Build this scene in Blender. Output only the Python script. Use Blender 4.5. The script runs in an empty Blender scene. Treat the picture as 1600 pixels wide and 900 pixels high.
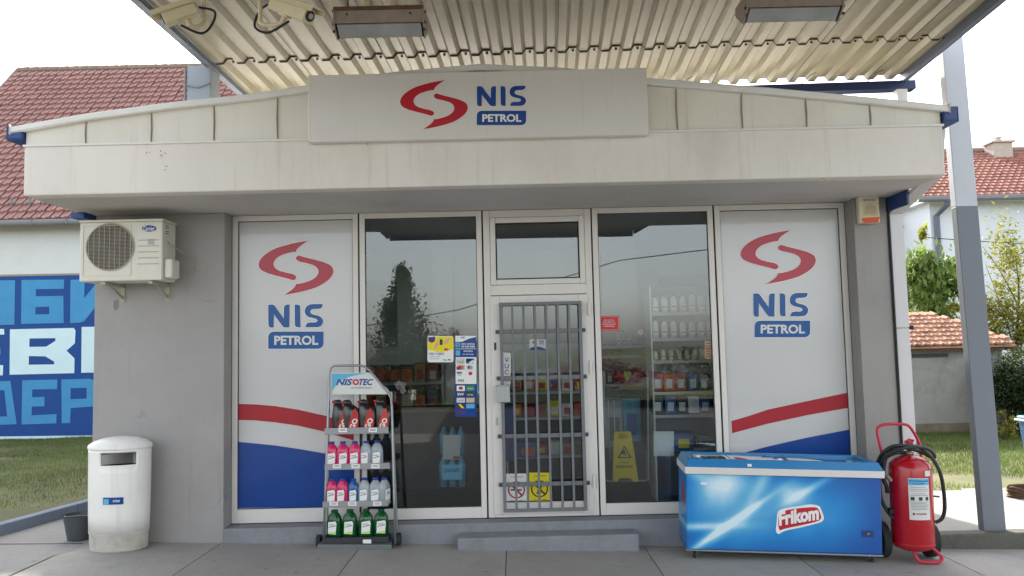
import bpy, math, random
import numpy as np
from mathutils import Vector, Matrix
from mathutils.geometry import tessellate_polygon
random.seed(7); np.random.seed(7)
scn = bpy.context.scene
COL = scn.collection
# ------------------------------------------------------------------ camera
FPX = 1250.0; PITCH = math.radians(4.3); ROLL = math.radians(1.3)
CAM = Vector((0, -7.5, 1.85))
_f = Vector((0, math.cos(PITCH), math.sin(PITCH))); _u = Vector((0, -math.sin(PITCH), math.cos(PITCH))); _r = Vector((1, 0, 0))
_r2 = _r*math.cos(ROLL) - _u*math.sin(ROLL); _u2 = _u*math.cos(ROLL) + _r*math.sin(ROLL)
cd = bpy.data.cameras.new('camera'); cam = bpy.data.objects.new('camera', cd); COL.objects.link(cam)
cd.sensor_width = 36; cd.lens = FPX/1600*36; cd.clip_start = .05; cd.clip_end = 2000
mw = Matrix((_r2, _u2, -_f)).transposed().to_4x4(); mw.translation = CAM
cam.matrix_world = mw; scn.camera = cam
def W(px, py, Y=None, Z=None):
    """point of the place seen at a photograph pixel, at depth Y or height Z"""
    d = _f*FPX + _r2*(px-800) + _u2*(450-py)
    t = (Y-CAM.y)/d.y if Y is not None else (Z-CAM.z)/d.z
    return CAM + d*t
# ------------------------------------------------------------------ light
SUN_EL = math.radians(31); SUN_AZ = math.radians(-9)
w = bpy.data.worlds.new('World'); scn.world = w; w.use_nodes = True
nt = w.node_tree; bg = nt.nodes['Background']; sky = nt.nodes.new('ShaderNodeTexSky')
sky.sky_type = 'NISHITA'; sky.sun_disc = False; sky.sun_elevation = SUN_EL; sky.sun_rotation = SUN_AZ
sky.air_density = 1.0; sky.dust_density = 2.0; sky.ozone_density = 1.0
hs_ = nt.nodes.new('ShaderNodeHueSaturation'); hs_.inputs['Saturation'].default_value = .32; nt.links.new(sky.outputs[0], hs_.inputs['Color']); nt.links.new(hs_.outputs[0], bg.inputs[0]); bg.inputs[1].default_value = 0.15
sd = bpy.data.lights.new('sun', 'SUN'); sd.energy = 3.0; sd.angle = math.radians(.6); sd.color = (1, .93, .82)
sun = bpy.data.objects.new('sun', sd); COL.objects.link(sun)
sv = Vector((math.sin(SUN_AZ)*math.cos(SUN_EL), math.cos(SUN_AZ)*math.cos(SUN_EL), math.sin(SUN_EL)))
sun.rotation_euler = sv.to_track_quat('Z', 'Y').to_euler()
scn.view_settings.view_transform = 'Standard'; scn.view_settings.look = 'None'
scn.view_settings.exposure = 1.85; scn.view_settings.gamma = 1
# ------------------------------------------------------------------ materials
def lin(c):
    return tuple(((v/255)/12.92 if v/255 <= .04045 else ((v/255+.055)/1.055)**2.4) for v in c)
def M(name, c, rough=.6, amt=.08, scale=6, bump=0, bscale=60, metal=0, coat=0, spec=.5, dirt=0, dirtc=(90, 80, 68), dscale=1.6, stretch=(1, 1, 1), streak=0, spots=0, crack=0):
    m = bpy.data.materials.new(name); m.use_nodes = True; n = m.node_tree.nodes; l = m.node_tree.links
    b = n['Principled BSDF']; c = lin(c)
    tc = n.new('ShaderNodeTexCoord'); mp = n.new('ShaderNodeMapping'); mp.inputs['Scale'].default_value = stretch
    l.new(tc.outputs['Object'], mp.inputs[0])
    nz = n.new('ShaderNodeTexNoise'); nz.inputs['Scale'].default_value = scale; nz.inputs['Detail'].default_value = 6
    l.new(mp.outputs[0], nz.inputs['Vector'])
    cr = n.new('ShaderNodeMapRange'); cr.inputs[1].default_value = .3; cr.inputs[2].default_value = .7
    cr.inputs[3].default_value = 1-amt; cr.inputs[4].default_value = 1+amt
    l.new(nz.outputs[0], cr.inputs[0])
    mx = n.new('ShaderNodeVectorMath'); mx.operation = 'SCALE'; mx.inputs[0].default_value = c
    l.new(cr.outputs[0], mx.inputs['Scale']); out = mx.outputs[0]
    if dirt:
        d = n.new('ShaderNodeTexNoise'); d.inputs['Scale'].default_value = dscale; d.inputs['Detail'].default_value = 9; d.inputs['Roughness'].default_value = .68
        l.new(mp.outputs[0], d.inputs['Vector'])
        r = n.new('ShaderNodeMapRange'); r.inputs[1].default_value = .48; r.inputs[2].default_value = .78; r.inputs[3].default_value = 0; r.inputs[4].default_value = dirt
        l.new(d.outputs[0], r.inputs[0])
        mix = n.new('ShaderNodeMix'); mix.data_type = 'RGBA'; l.new(r.outputs[0], mix.inputs[0]); l.new(out, mix.inputs[6])
        mix.inputs[7].default_value = (*lin(dirtc), 1); out = mix.outputs[2]
    def layer(tex_out, lo, hi, amt_, colr):
        nonlocal out
        r = n.new('ShaderNodeMapRange'); r.inputs[1].default_value = lo; r.inputs[2].default_value = hi; r.inputs[3].default_value = 0; r.inputs[4].default_value = amt_
        l.new(tex_out, r.inputs[0]); mix = n.new('ShaderNodeMix'); mix.data_type = 'RGBA'; l.new(r.outputs[0], mix.inputs[0]); l.new(out, mix.inputs[6]); mix.inputs[7].default_value = (*lin(colr), 1); out = mix.outputs[2]
    if streak:   # rain streaks: noise drawn out down the wall, broken up by a second noise
        mp2 = n.new('ShaderNodeMapping'); mp2.inputs['Scale'].default_value = (9, 9, .5); l.new(tc.outputs['Object'], mp2.inputs[0])
        d = n.new('ShaderNodeTexNoise'); d.inputs['Scale'].default_value = 1.6; d.inputs['Detail'].default_value = 5; d.inputs['Roughness'].default_value = .6; l.new(mp2.outputs[0], d.inputs['Vector'])
        layer(d.outputs[0], .56, .80, streak, dirtc)
        d = n.new('ShaderNodeTexNoise'); d.inputs['Scale'].default_value = 14; d.inputs['Detail'].default_value = 8; d.inputs['Roughness'].default_value = .75; l.new(tc.outputs['Object'], d.inputs['Vector'])
        layer(d.outputs[0], .60, .82, streak*.9, dirtc)
    if spots:
        d = n.new('ShaderNodeTexNoise'); d.inputs['Scale'].default_value = 7; d.inputs['Detail'].default_value = 10; d.inputs['Roughness'].default_value = .78; l.new(tc.outputs['Object'], d.inputs['Vector'])
        layer(d.outputs[0], .55, .72, spots*.6, dirtc)
        vz = n.new('ShaderNodeTexVoronoi'); vz.inputs['Scale'].default_value = 3.2; l.new(tc.outputs['Object'], vz.inputs['Vector'])
        layer(vz.outputs['Distance'], .09, .03, spots, (60, 56, 52))
        d = n.new('ShaderNodeTexNoise'); d.inputs['Scale'].default_value = 120; d.inputs['Detail'].default_value = 2; l.new(tc.outputs['Object'], d.inputs['Vector'])
        layer(d.outputs[0], .56, .70, spots*.6, (84, 80, 76))
        d = n.new('ShaderNodeTexNoise'); d.inputs['Scale'].default_value = 140; d.inputs['Detail'].default_value = 2; mp3 = n.new('ShaderNodeMapping'); mp3.inputs['Location'].default_value = (7, 3, 1); l.new(tc.outputs['Object'], mp3.inputs[0]); l.new(mp3.outputs[0], d.inputs['Vector'])
        layer(d.outputs[0], .60, .72, spots*.5, (205, 200, 192))
    if crack:
        wv = n.new('ShaderNodeTexNoise'); wv.inputs['Scale'].default_value = 3; wv.inputs['Detail'].default_value = 6; l.new(tc.outputs['Object'], wv.inputs['Vector'])
        ad = n.new('ShaderNodeMixRGB'); ad.inputs[0].default_value = .25; l.new(tc.outputs['Object'], ad.inputs[1]); l.new(wv.outputs['Color'], ad.inputs[2])
        vz = n.new('ShaderNodeTexVoronoi'); vz.feature = 'DISTANCE_TO_EDGE'; vz.inputs['Scale'].default_value = 1.1; l.new(ad.outputs[0], vz.inputs['Vector'])
        gate = n.new('ShaderNodeMath'); gate.operation = 'ADD'; g2 = n.new('ShaderNodeMath'); g2.operation = 'MULTIPLY'; g2.inputs[1].default_value = .05; l.new(wv.outputs[0], g2.inputs[0]); l.new(vz.outputs['Distance'], gate.inputs[0]); l.new(g2.outputs[0], gate.inputs[1])
        layer(gate.outputs[0], .0235, .019, crack, (96, 92, 88))
    l.new(out, b.inputs['Base Color'])
    b.inputs['Metallic'].default_value = metal; b.inputs['Specular IOR Level'].default_value = spec
    b.inputs['Coat Weight'].default_value = coat; b.inputs['Coat Roughness'].default_value = .05
    rr = n.new('ShaderNodeMapRange'); rr.inputs[3].default_value = max(.02, rough-.08); rr.inputs[4].default_value = min(1, rough+.08)
    l.new(nz.outputs[0], rr.inputs[0]); l.new(rr.outputs[0], b.inputs['Roughness'])
    if bump:
        bn = n.new('ShaderNodeTexNoise'); bn.inputs['Scale'].default_value = bscale; bn.inputs['Detail'].default_value = 5
        l.new(tc.outputs['Object'], bn.inputs['Vector'])
        bp = n.new('ShaderNodeBump'); bp.inputs['Strength'].default_value = bump; bp.inputs['Distance'].default_value = .01
        l.new(bn.outputs[0], bp.inputs['Height']); l.new(bp.outputs[0], b.inputs['Normal'])
    return m
def glass_mat(name, tint=(.9, .93, .93), ior=1.5, alpha=0., acol=(.5, .5, .5), rough=.0):
    m = bpy.data.materials.new(name); m.use_nodes = True; n = m.node_tree.nodes; l = m.node_tree.links
    n.remove(n['Principled BSDF']); o = n['Material Output']
    t = n.new('ShaderNodeBsdfTransparent'); t.inputs[0].default_value = (*tint, 1)
    g = n.new('ShaderNodeBsdfGlossy'); g.inputs['Roughness'].default_value = rough
    fr = n.new('ShaderNodeFresnel'); fr.inputs[0].default_value = ior
    mx = n.new('ShaderNodeMixShader')
    k = n.new('ShaderNodeMath'); k.operation = 'MULTIPLY'; k.inputs[1].default_value = 1.75; k.use_clamp = True
    l.new(fr.outputs[0], k.inputs[0]); l.new(k.outputs[0], mx.inputs[0]); l.new(t.outputs[0], mx.inputs[1]); l.new(g.outputs[0], mx.inputs[2])
    last = mx
    if alpha:
        d = n.new('ShaderNodeBsdfDiffuse'); d.inputs[0].default_value = (*acol, 1)
        tc = n.new('ShaderNodeTexCoord'); nz = n.new('ShaderNodeTexNoise'); nz.inputs['Scale'].default_value = 2.2; nz.inputs['Detail'].default_value = 7
        l.new(tc.outputs['Object'], nz.inputs['Vector'])
        r = n.new('ShaderNodeMapRange'); r.inputs[1].default_value = .3; r.inputs[2].default_value = .75; r.inputs[3].default_value = alpha*.4; r.inputs[4].default_value = alpha*1.5
        l.new(nz.outputs[0], r.inputs[0])
        m2 = n.new('ShaderNodeMixShader'); l.new(r.outputs[0], m2.inputs[0]); l.new(mx.outputs[0], m2.inputs[1]); l.new(d.outputs[0], m2.inputs[2]); last = m2
    l.new(last.outputs[0], o.inputs[0]); return m
def slab_mat(name, c, rough=.85):
    m = M(name, c, rough, amt=.16, scale=1.3, bump=.35, bscale=90, dirt=.5, dirtc=(92, 88, 82), dscale=1.3, spots=.55)
    return m
mt = dict(
 plaster_grey=M('grey wall plaster', (158, 155, 153), .85, .04, 2, .45, 45, dirt=.4, dirtc=(134, 129, 124), dscale=.9, streak=.4, crack=.22),
 column_grey=M('grey column plaster', (152, 149, 145), .85, .04, 2, .45, 45, dirt=.35, dirtc=(128, 122, 116), streak=.5),
 plaster_cream=M('cream fascia plaster', (228, 222, 213), .8, .04, 1.5, .3, 50, dirt=.45, dirtc=(186, 174, 160), dscale=1.1, stretch=(1, 1, .35), streak=.4),
 soffit=M('soffit plaster', (196, 194, 190), .85, .05, 1.2, .1, 90, dirt=.3, dirtc=(120, 112, 100), dscale=.9),
 cladding=M('cream sheet cladding', (224, 219, 206), .5, .04, 2, 0, dirt=.28, dirtc=(170, 155, 128), dscale=1.4, stretch=(1, 1, .4), streak=.45),
 seam=M('dirty seam', (150, 138, 118), .7, .1, 9),
 trim_white=M('white roof trim', (228, 226, 220), .45, .04, 3, 0, dirt=.3, dirtc=(165, 155, 140), dscale=3),
 gutter_blue=M('blue gutter paint', (28, 62, 122), .45, .1, 5),
 alu=M('white window frame', (222, 218, 212), .45, .04, 4, 0, dirt=.25, dirtc=(160, 152, 140), dscale=4),
 rubber=M('black gasket', (22, 22, 22), .7, .1, 8),
 steel_grey=M('grey painted steel', (112, 116, 120), .5, .07, 10, 0, dirt=.3, dirtc=(90, 82, 72), dscale=9),
 vinyl=M('grey vinyl film', (196, 196, 195), .35, .03, 1.1, 0, coat=.6, spec=.5),
 v_red=M('faded red vinyl', (166, 28, 42), .35, .04, 3, coat=.15, spec=.3), v_logo=M('faded rose vinyl', (180, 56, 74), .35, .04, 3, coat=.15, spec=.3),
 v_blue=M('blue vinyl', (0, 62, 140), .35, .05, 2, coat=.15, spec=.3), v_lblue=M('logo blue vinyl', (14, 84, 150), .35, .04, 3, coat=.15, spec=.3),
 white=M('white print', (235, 235, 232), .5, .02, 3), offwhite=M('off white print', (214, 214, 210), .5, .03, 3),
 s_board=M('sign board', (222, 218, 212), .4, .02, 1.2, .03, 3, dirt=.2, dirtc=(190, 180, 164), dscale=.8, streak=.25), s_red=M('sign red', (186, 22, 42), .4, .03, 4), s_blue=M('sign blue', (12, 66, 142), .4, .03, 4),
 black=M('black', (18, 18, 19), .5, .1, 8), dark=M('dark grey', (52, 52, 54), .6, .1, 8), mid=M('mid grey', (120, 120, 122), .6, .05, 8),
 canopy=M('cream corrugated sheet', (146, 139, 118), .36, .07, 1.3, .04, 8, streak=.3, dirt=.7, dirtc=(104, 92, 70), dscale=1.8, stretch=(1, .35, 1)),
 canopy_beam=M('canopy edge beam', (98, 106, 122), .5, .08, 4, 0, dirt=.4, dirtc=(70, 62, 60), dscale=4),
 pillar_light=M('light pillar paint', (196, 200, 206), .55, .04, 3, 0, dirt=.25, dirtc=(140, 140, 140), dscale=3), pillar_dark=M('grey pillar paint', (112, 118, 126), .55, .05, 3, 0, dirt=.2, dirtc=(90, 92, 96), dscale=3),
 lamp_body=M('weathered lamp body', (146, 132, 120), .55, .1, 5, 0, dirt=.6, dirtc=(92, 72, 56), dscale=6), rust=M('rusty steel', (92, 66, 50), .8, .3, 14, .3), lamp_glass=M('dusty lamp glass', (150, 152, 150), .35, .2, 5, coat=.5),
 cam_body=M('aged ivory plastic', (208, 196, 160), .5, .06, 8, 0, dirt=.35, dirtc=(140, 122, 88), dscale=8), cable=M('black cable', (24, 22, 22), .6, .1, 8),
 ac=M('ivory AC casing', (216, 212, 199), .45, .03, 4, 0, dirt=.2, dirtc=(160, 148, 120), dscale=5), ac_dark=M('fan dark', (38, 36, 34), .7, .2, 12), ac_grill=M('fan guard wire', (170, 162, 146), .5, .05, 9),
 bin=M('white bin plastic', (232, 231, 225), .4, .03, 3, 0, coat=.1, dirt=.22, dirtc=(176, 170, 158), dscale=2.2, streak=.3), bin_foot=M('scuffed white bin foot', (196, 192, 182), .6, .08, 6, 0, dirt=.7, dirtc=(110, 102, 92), dscale=6),
 bucket=M('grey plastic bucket', (70, 74, 78), .5, .08, 8), foil=M('brown bin inside', (110, 98, 88), .7, .1, 8),
 chrome=M('rack tube metal', (150, 154, 158), .35, .05, 9, metal=.6), rack_sh=M('rack shelf metal', (150, 152, 154), .45, .05, 6, metal=.3), rack_base=M('rack base', (104, 112, 112), .5, .08, 6),
 fr_blue=M('freezer rim blue', (28, 120, 176), .4, .05, 4, coat=.2), ext_red=M('extinguisher red', (176, 14, 32), .28, .05, 3, coat=.5), ext_tube=M('rose red tube', (190, 30, 60), .35, .05, 6), brass=M('dull brass', (150, 140, 120), .4, .1, 9, metal=.7),
 hose=M('black hose', (34, 36, 36), .5, .12, 14), tyre=M('tyre rubber', (40, 40, 40), .8, .12, 20, .4, 40),
 yellow=M('yellow plastic', (222, 196, 24), .5, .05, 5), yprint=M('yellow print', (232, 216, 24), .5, .03, 5), orange=M('orange', (214, 92, 34), .5, .15, 9), redgoods=M('red goods', (176, 34, 36), .5, .2, 9),
 lime=M('lime strip', (190, 220, 30), .5, .05, 5), int_wall=M('interior wall', (232, 232, 230), .8, .03, 2), int_panel=M('interior grey panel', (150, 152, 156), .7, .04, 2), int_floor=M('interior floor tiles', (96, 86, 82), .4, .1, 4), int_dark=M('interior dark furniture', (54, 52, 56), .6, .1, 5), wood=M('counter wood', (120, 92, 66), .5, .15, 6, stretch=(1, 1, 6)),
 bluegoods=M('blue goods', (36, 84, 150), .5, .15, 8), teal=M('water pack blue', (80, 150, 176), .25, .2, 12, coat=.4), cardboard=M('cardboard', (168, 132, 92), .8, .08, 6), paper=M('paper sheet', (206, 216, 220), .6, .03, 5),
 slab=slab_mat('concrete slab', (160, 156, 150)), slab2=slab_mat('concrete slab b', (165, 161, 155)), asphalt=M('worn asphalt', (104, 102, 100), .9, .14, 2, .4, 90, dirt=.4, dirtc=(78, 76, 74), dscale=2), path=slab_mat('side path', (150, 148, 144)),
 step=M('grey painted concrete', (134, 136, 142), .7, .08, 3, .25, 60, dirt=.55, dirtc=(96, 94, 92), dscale=4, spots=.4), kerb=M('blue grey painted kerb', (122, 134, 150), .8, .06, 4, .3, 50, dirt=.3, dirtc=(96, 100, 106), dscale=6), kerb_rough=M('rough concrete kerb', (98, 96, 88), .95, .22, 5, .8, 30, dirt=.85, dirtc=(54, 52, 44), dscale=5),
 lawn=M('lawn soil and grass', (96, 98, 58), .95, .25, 1.6, .5, 50, dirt=.95, dirtc=(126, 110, 86), dscale=.9), grassb=M('grass blades', (96, 116, 50), .7, .35, 1.2, dirt=.6, dirtc=(128, 124, 66), dscale=.8), ground=M('distant ground', (96, 100, 70), .95, .2, .3),
 m_blue=M('mural blue', (14, 70, 140), .75, .08, 2.5, .15, 60, dirt=.3, dirtc=(14, 52, 120), dscale=3), m_light=M('mural light blue', (66, 144, 194), .75, .07, 3, .15, 60, dirt=.2, dirtc=(36, 120, 186)), m_white=M('mural pale', (206, 230, 236), .75, .04, 3, .1, 60), m_wall=M('white house wall', (214, 216, 216), .85, .06, 1, .15, 60, dirt=.35, dirtc=(160, 160, 158), dscale=1),
 tile=M('red clay tile', (170, 126, 118), .5, .22, 2.4, .25, 40, dirt=.55, dirtc=(150, 118, 108), dscale=3), tile_ridge=M('weathered ridge tile', (150, 126, 112), .85, .15, 5, .2, 40), tile_old=M('old orange tile', (180, 136, 112), .85, .3, 3, .3, 30, dirt=.5, dirtc=(140, 104, 84), dscale=4), tile_far=M('far red tile', (160, 110, 98), .8, .2, 1.6, .3, 20), slope=M('roof underlay', (96, 56, 50), .9, .1, 3),
 gutter=M('zinc gutter', (122, 122, 124), .5, .08, 4), shed_wall=M('rough grey render', (152, 150, 144), .95, .16, 1.6, .6, 18, dirt=.9, dirtc=(104, 104, 98), dscale=1.5), shed_base=M('damp wall base', (120, 108, 92), .95, .2, 5, .5, 20), white_wall=M('white gable wall', (222, 226, 232), .85, .04, .8, .1, 20), beige=M('beige blind', (206, 190, 150), .8, .05, 4), chimney=M('chimney render', (190, 178, 166), .9, .1, 5),
 bark=M('bark', (84, 72, 58), .9, .2, 10, .5, 30), leaf=M('green leaves', (122, 146, 78), .6, .4, 2.2, dirt=.35, dirtc=(48, 78, 28), dscale=2.2), leaf_y=M('yellow green leaves', (150, 150, 62), .6, .35, 2.5, dirt=.5, dirtc=(96, 116, 44), dscale=3), leaf_d=M('dark conifer leaves', (62, 78, 42), .7, .4, 2, dirt=.4, dirtc=(30, 44, 24), dscale=2), leaf_red=M('russet leaves', (124, 62, 34), .7, .4, 1.5, dirt=.5, dirtc=(90, 80, 40), dscale=1.5),
 door_blue=M('blue vinyl badge', (20, 70, 140), .4, .03, 4), siren=M('siren ivory', (214, 206, 176), .45, .03, 5), amber=M('amber lens', (214, 78, 6), .5, .1, 9), pipe=M('white sheet downpipe', (206, 204, 204), .5, .04, 3, dirt=.2, dirtc=(150, 148, 145), dscale=3),
 scale_lbl=M('small label grey', (170, 172, 172), .5, .03, 5), purple=M('purple', (70, 40, 120), .5), green=M('green print', (34, 140, 70), .5), skin=M('peach print', (226, 170, 140), .6), lightblue=M('light blue print', (90, 176, 214), .5),
)
for _k in ('leaf', 'leaf_y', 'leaf_d', 'leaf_red', 'grassb'):
    _n = mt[_k].node_tree.nodes; _l = mt[_k].node_tree.links; _b = _n['Principled BSDF']; _t = _n.new('ShaderNodeBsdfTranslucent'); _m = _n.new('ShaderNodeMixShader'); _m.inputs[0].default_value = .38
    _l.new(_b.inputs['Base Color'].links[0].from_socket, _t.inputs[0]); _l.new(_b.outputs[0], _m.inputs[1]); _l.new(_t.outputs[0], _m.inputs[2]); _l.new(_m.outputs[0], _n['Material Output'].inputs[0])
mt['container_blue'] = M('worn blue container', (58, 108, 164), .5, .08, 3, dirt=.3, dirtc=(120, 140, 160), dscale=4)
mt['canopy_gutter'] = M('dark blue canopy gutter', (18, 40, 82), .5, .15, 6, dirt=.5, dirtc=(40, 44, 52), dscale=5)
mt['glass'] = glass_mat('window glass'); mt['glass_dirty'] = glass_mat('freezer lid glass', tint=(.82, .9, .94), alpha=.08, acol=(.5, .6, .66))
mt['film'] = glass_mat('clear plastic wrap', tint=(.8, .85, .85), alpha=.12)
def bottle_mat(name, c, trans=.35):
    m = M(name, c, .15, .08, 6, coat=.4); b = m.node_tree.nodes['Principled BSDF']; b.inputs['Transmission Weight'].default_value = trans; b.inputs['IOR'].default_value = 1.35; return m
mt['pink'] = bottle_mat('pink fluid bottle', (240, 50, 118)); mt['clear'] = bottle_mat('clear bottle', (206, 218, 226), .55); mt['bluefl'] = bottle_mat('blue fluid bottle', (40, 110, 180)); mt['greenfl'] = bottle_mat('green fluid bottle', (8, 96, 44)); mt['cap_blue'] = M('blue cap', (28, 70, 160), .4); mt['cap_dgreen'] = M('dark green cap', (14, 70, 40), .4)
mt['blackpack'] = M('glossy black pack', (20, 18, 20), .3, .1, 8, coat=.5); mt['redpack'] = M('glossy red pack', (190, 40, 36), .3, .1, 8, coat=.5)
# freezer print: streaked bright sweeps on deep blue, flat print on the panel
def freezer_print():
    m = bpy.data.materials.new('freezer blue print'); m.use_nodes = True; n = m.node_tree.nodes; l = m.node_tree.links; b = n['Principled BSDF']
    tc = n.new('ShaderNodeTexCoord'); sep = n.new('ShaderNodeSeparateXYZ'); l.new(tc.outputs['Object'], sep.inputs[0])
    def math_(op, a, b_=None, c=None):
        k = n.new('ShaderNodeMath'); k.operation = op
        for i, v in enumerate((a, b_, c)):
            if v is None: continue
            if isinstance(v, (int, float)): k.inputs[i].default_value = v
            else: l.new(v, k.inputs[i])
        return k.outputs[0]
    X = sep.outputs['X']; Z = sep.outputs['Z']
    nz = n.new('ShaderNodeTexNoise'); nz.inputs['Scale'].default_value = 3.5; nz.inputs['Detail'].default_value = 3
    l.new(tc.outputs['Object'], nz.inputs['Vector'])
    def blob(cx, cz, sx, sz, rot, amp):
        c, s = math.cos(rot), math.sin(rot)
        dx = math_('SUBTRACT', X, cx); dz = math_('SUBTRACT', Z, cz)
        u = math_('ADD', math_('MULTIPLY', dx, c/sx), math_('MULTIPLY', dz, s/sx))
        v = math_('ADD', math_('MULTIPLY', dx, -s/sz), math_('MULTIPLY', dz, c/sz))
        q = math_('ADD', math_('MULTIPLY', u, u), math_('MULTIPLY', v, v))
        return math_('MULTIPLY', math_('EXPONENT', math_('MULTIPLY', q, -1)), amp)
    tot = None
    for a in [(.30, .53, .17, .12, .3, .85), (.86, .46, .13, .10, .35, .55), (.36, .22, .34, .022, .62, 1.1), (.30, .17, .30, .05, .62, .5), (.14, .19, .30, .03, .05, .55), (.62, .56, .30, .05, 1.1, .35), (.98, .50, .22, .03, .55, .45), (.08, .62, .1, .05, -.5, .4), (.45, .36, .5, .30, 0, .42), (1.15, .3, .3, .25, .4, .2)]:
        v = blob(*a); tot = v if tot is None else math_('ADD', tot, v)
    tot = math_('MULTIPLY', tot, math_('ADD', math_('MULTIPLY', nz.outputs[0], .9), .55))
    cr = n.new('ShaderNodeValToRGB'); e = cr.color_ramp.elements
    e[0].position = 0; e[0].color = (*lin((10, 78, 160)), 1); e[1].position = 1; e[1].color = (*lin((214, 238, 246)), 1)
    k = e.new(.22); k.color = (*lin((24, 136, 206)), 1); k = e.new(.5); k.color = (*lin((104, 184, 222)), 1)
    l.new(tot, cr.inputs[0]); l.new(cr.outputs[0], b.inputs['Base Color']); b.inputs['Roughness'].default_value = .35; b.inputs['Coat Weight'].default_value = .3
    return m
mt['freezer'] = freezer_print()
# ------------------------------------------------------------------ object helpers
OFF = {}
def tag(o, label=None, cat=None, group=None, kind=None):
    if label: o['label'] = label
    if cat: o['category'] = cat
    if group: o['group'] = group
    if kind: o['kind'] = kind
    return o
def thing(name, label, cat, loc=(0, 0, 0), rot=(0, 0, 0), group=None, kind=None, local=False):
    o = bpy.data.objects.new(name, None); COL.objects.link(o); o.location = loc; o.rotation_euler = rot; o.empty_display_size = .1
    OFF[o.name] = Vector((0, 0, 0)) if local else Vector(loc)
    return tag(o, label, cat, group, kind)
def link(name, vs, fs, mat, parent=None, smooth=False, bevel=0, label=None, kind=None, mats=None, fm=None):
    me = bpy.data.meshes.new(name)
    off = OFF.get(parent.name, Vector((0, 0, 0))) if parent else Vector((0, 0, 0))
    me.from_pydata([(v[0]-off[0], v[1]-off[1], v[2]-off[2]) for v in vs], [], fs)
    for m in (mats or [mat]): me.materials.append(mt[m] if isinstance(m, str) else m)
    if fm: me.polygons.foreach_set('material_index', fm)
    me.update()
    if smooth: me.polygons.foreach_set('use_smooth', [True]*len(me.polygons))
    o = bpy.data.objects.new(name, me); COL.objects.link(o)
    if parent: o.parent = parent
    OFF[o.name] = off
    if bevel:
        b = o.modifiers.new('bevel', 'BEVEL'); b.width = bevel; b.segments = 2; b.limit_method = 'ANGLE'; b.angle_limit = math.radians(40); b.harden_normals = False
    if label: o['label'] = label
    if kind: o['kind'] = kind
    return o
class MB:
    def __init__(s): s.v = []; s.f = []
    def add(s, vs, fs):
        k = len(s.v); s.v += [tuple(v) for v in vs]; s.f += [tuple(i+k for i in f) for f in fs]; return s
    def box(s, x0, y0, z0, x1, y1, z1):
        return s.hexa([(x0, y0, z0), (x1, y0, z0), (x1, y1, z0), (x0, y1, z0), (x0, y0, z1), (x1, y0, z1), (x1, y1, z1), (x0, y1, z1)])
    def hexa(s, p):
        return s.add(p, [(0, 3, 2, 1), (4, 5, 6, 7), (0, 1, 5, 4), (1, 2, 6, 5), (2, 3, 7, 6), (3, 0, 4, 7)])
    def tube(s, pts, r, n=8, caps=True, closed=False):
        pts = [Vector(p) for p in pts]; N = len(pts); vs = []; up = None
        rs = r if isinstance(r, (list, tuple)) else [r]*N
        for i, p in enumerate(pts):
            a = pts[i-1] if (i > 0 or closed) else p; b = pts[(i+1) % N] if (i < N-1 or closed) else p
            t = (b-a).normalized()
            if up is None:
                up = Vector((0, 0, 1)) if abs(t.z) < .9 else Vector((1, 0, 0))
            up = (up - t*up.dot(t)).normalized(); q = t.cross(up)
            for k in range(n):
                A = 2*math.pi*k/n; vs.append(p + (up*math.cos(A) + q*math.sin(A))*rs[i])
        fs = []
        for i in range(N if closed else N-1):
            j = (i+1) % N
            for k in range(n): fs.append((i*n+k, i*n+(k+1) % n, j*n+(k+1) % n, j*n+k))
        if caps and not closed: fs.append(tuple(range(n))[::-1]); fs.append(tuple(range((N-1)*n, N*n)))
        return s.add(vs, fs)
    def loft(s, secs, n=20, ex=2.6, caps=True, cx=0, cy=0):
        """sections (z, half width x, half depth y[, dx, dy]) with superellipse outline"""
        vs = []
        for q in secs:
            z, a, b = q[:3]; dx = q[3] if len(q) > 3 else 0; dy = q[4] if len(q) > 4 else 0
            for k in range(n):
                A = 2*math.pi*k/n; c, d = math.cos(A), math.sin(A)
                vs.append((cx+dx+a*math.copysign(abs(c)**(2/ex), c), cy+dy+b*math.copysign(abs(d)**(2/ex), d), z))
        fs = []
        for i in range(len(secs)-1):
            for k in range(n): fs.append((i*n+k, i*n+(k+1) % n, (i+1)*n+(k+1) % n, (i+1)*n+k))
        if caps: fs.append(tuple(range(n))[::-1]); fs.append(tuple(range((len(secs)-1)*n, len(secs)*n)))
        return s.add(vs, fs)
    def to(s, name, mat, parent=None, **k): return link(name, s.v, s.f, mat, parent, **k)
def box(name, b, mat, parent=None, bevel=0, **k): return MB().box(*b).to(name, mat, parent, bevel=bevel, **k)
def smooth_path(pts, sub=6, closed=False):
    P = [Vector(p) for p in pts]; out = []; n = len(P)
    for i in range(n if closed else n-1):
        p0 = P[(i-1) % n] if (closed or i > 0) else P[0]; p1 = P[i]; p2 = P[(i+1) % n]; p3 = P[(i+2) % n] if (closed or i+2 < n) else P[-1]
        for k in range(sub):
            t = k/sub; out.append(.5*((2*p1)+(p2-p0)*t+(2*p0-5*p1+4*p2-p3)*t*t+(3*p1-p0-3*p2+p3)*t**3))
    if not closed: out.append(P[-1])
    return out
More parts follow.
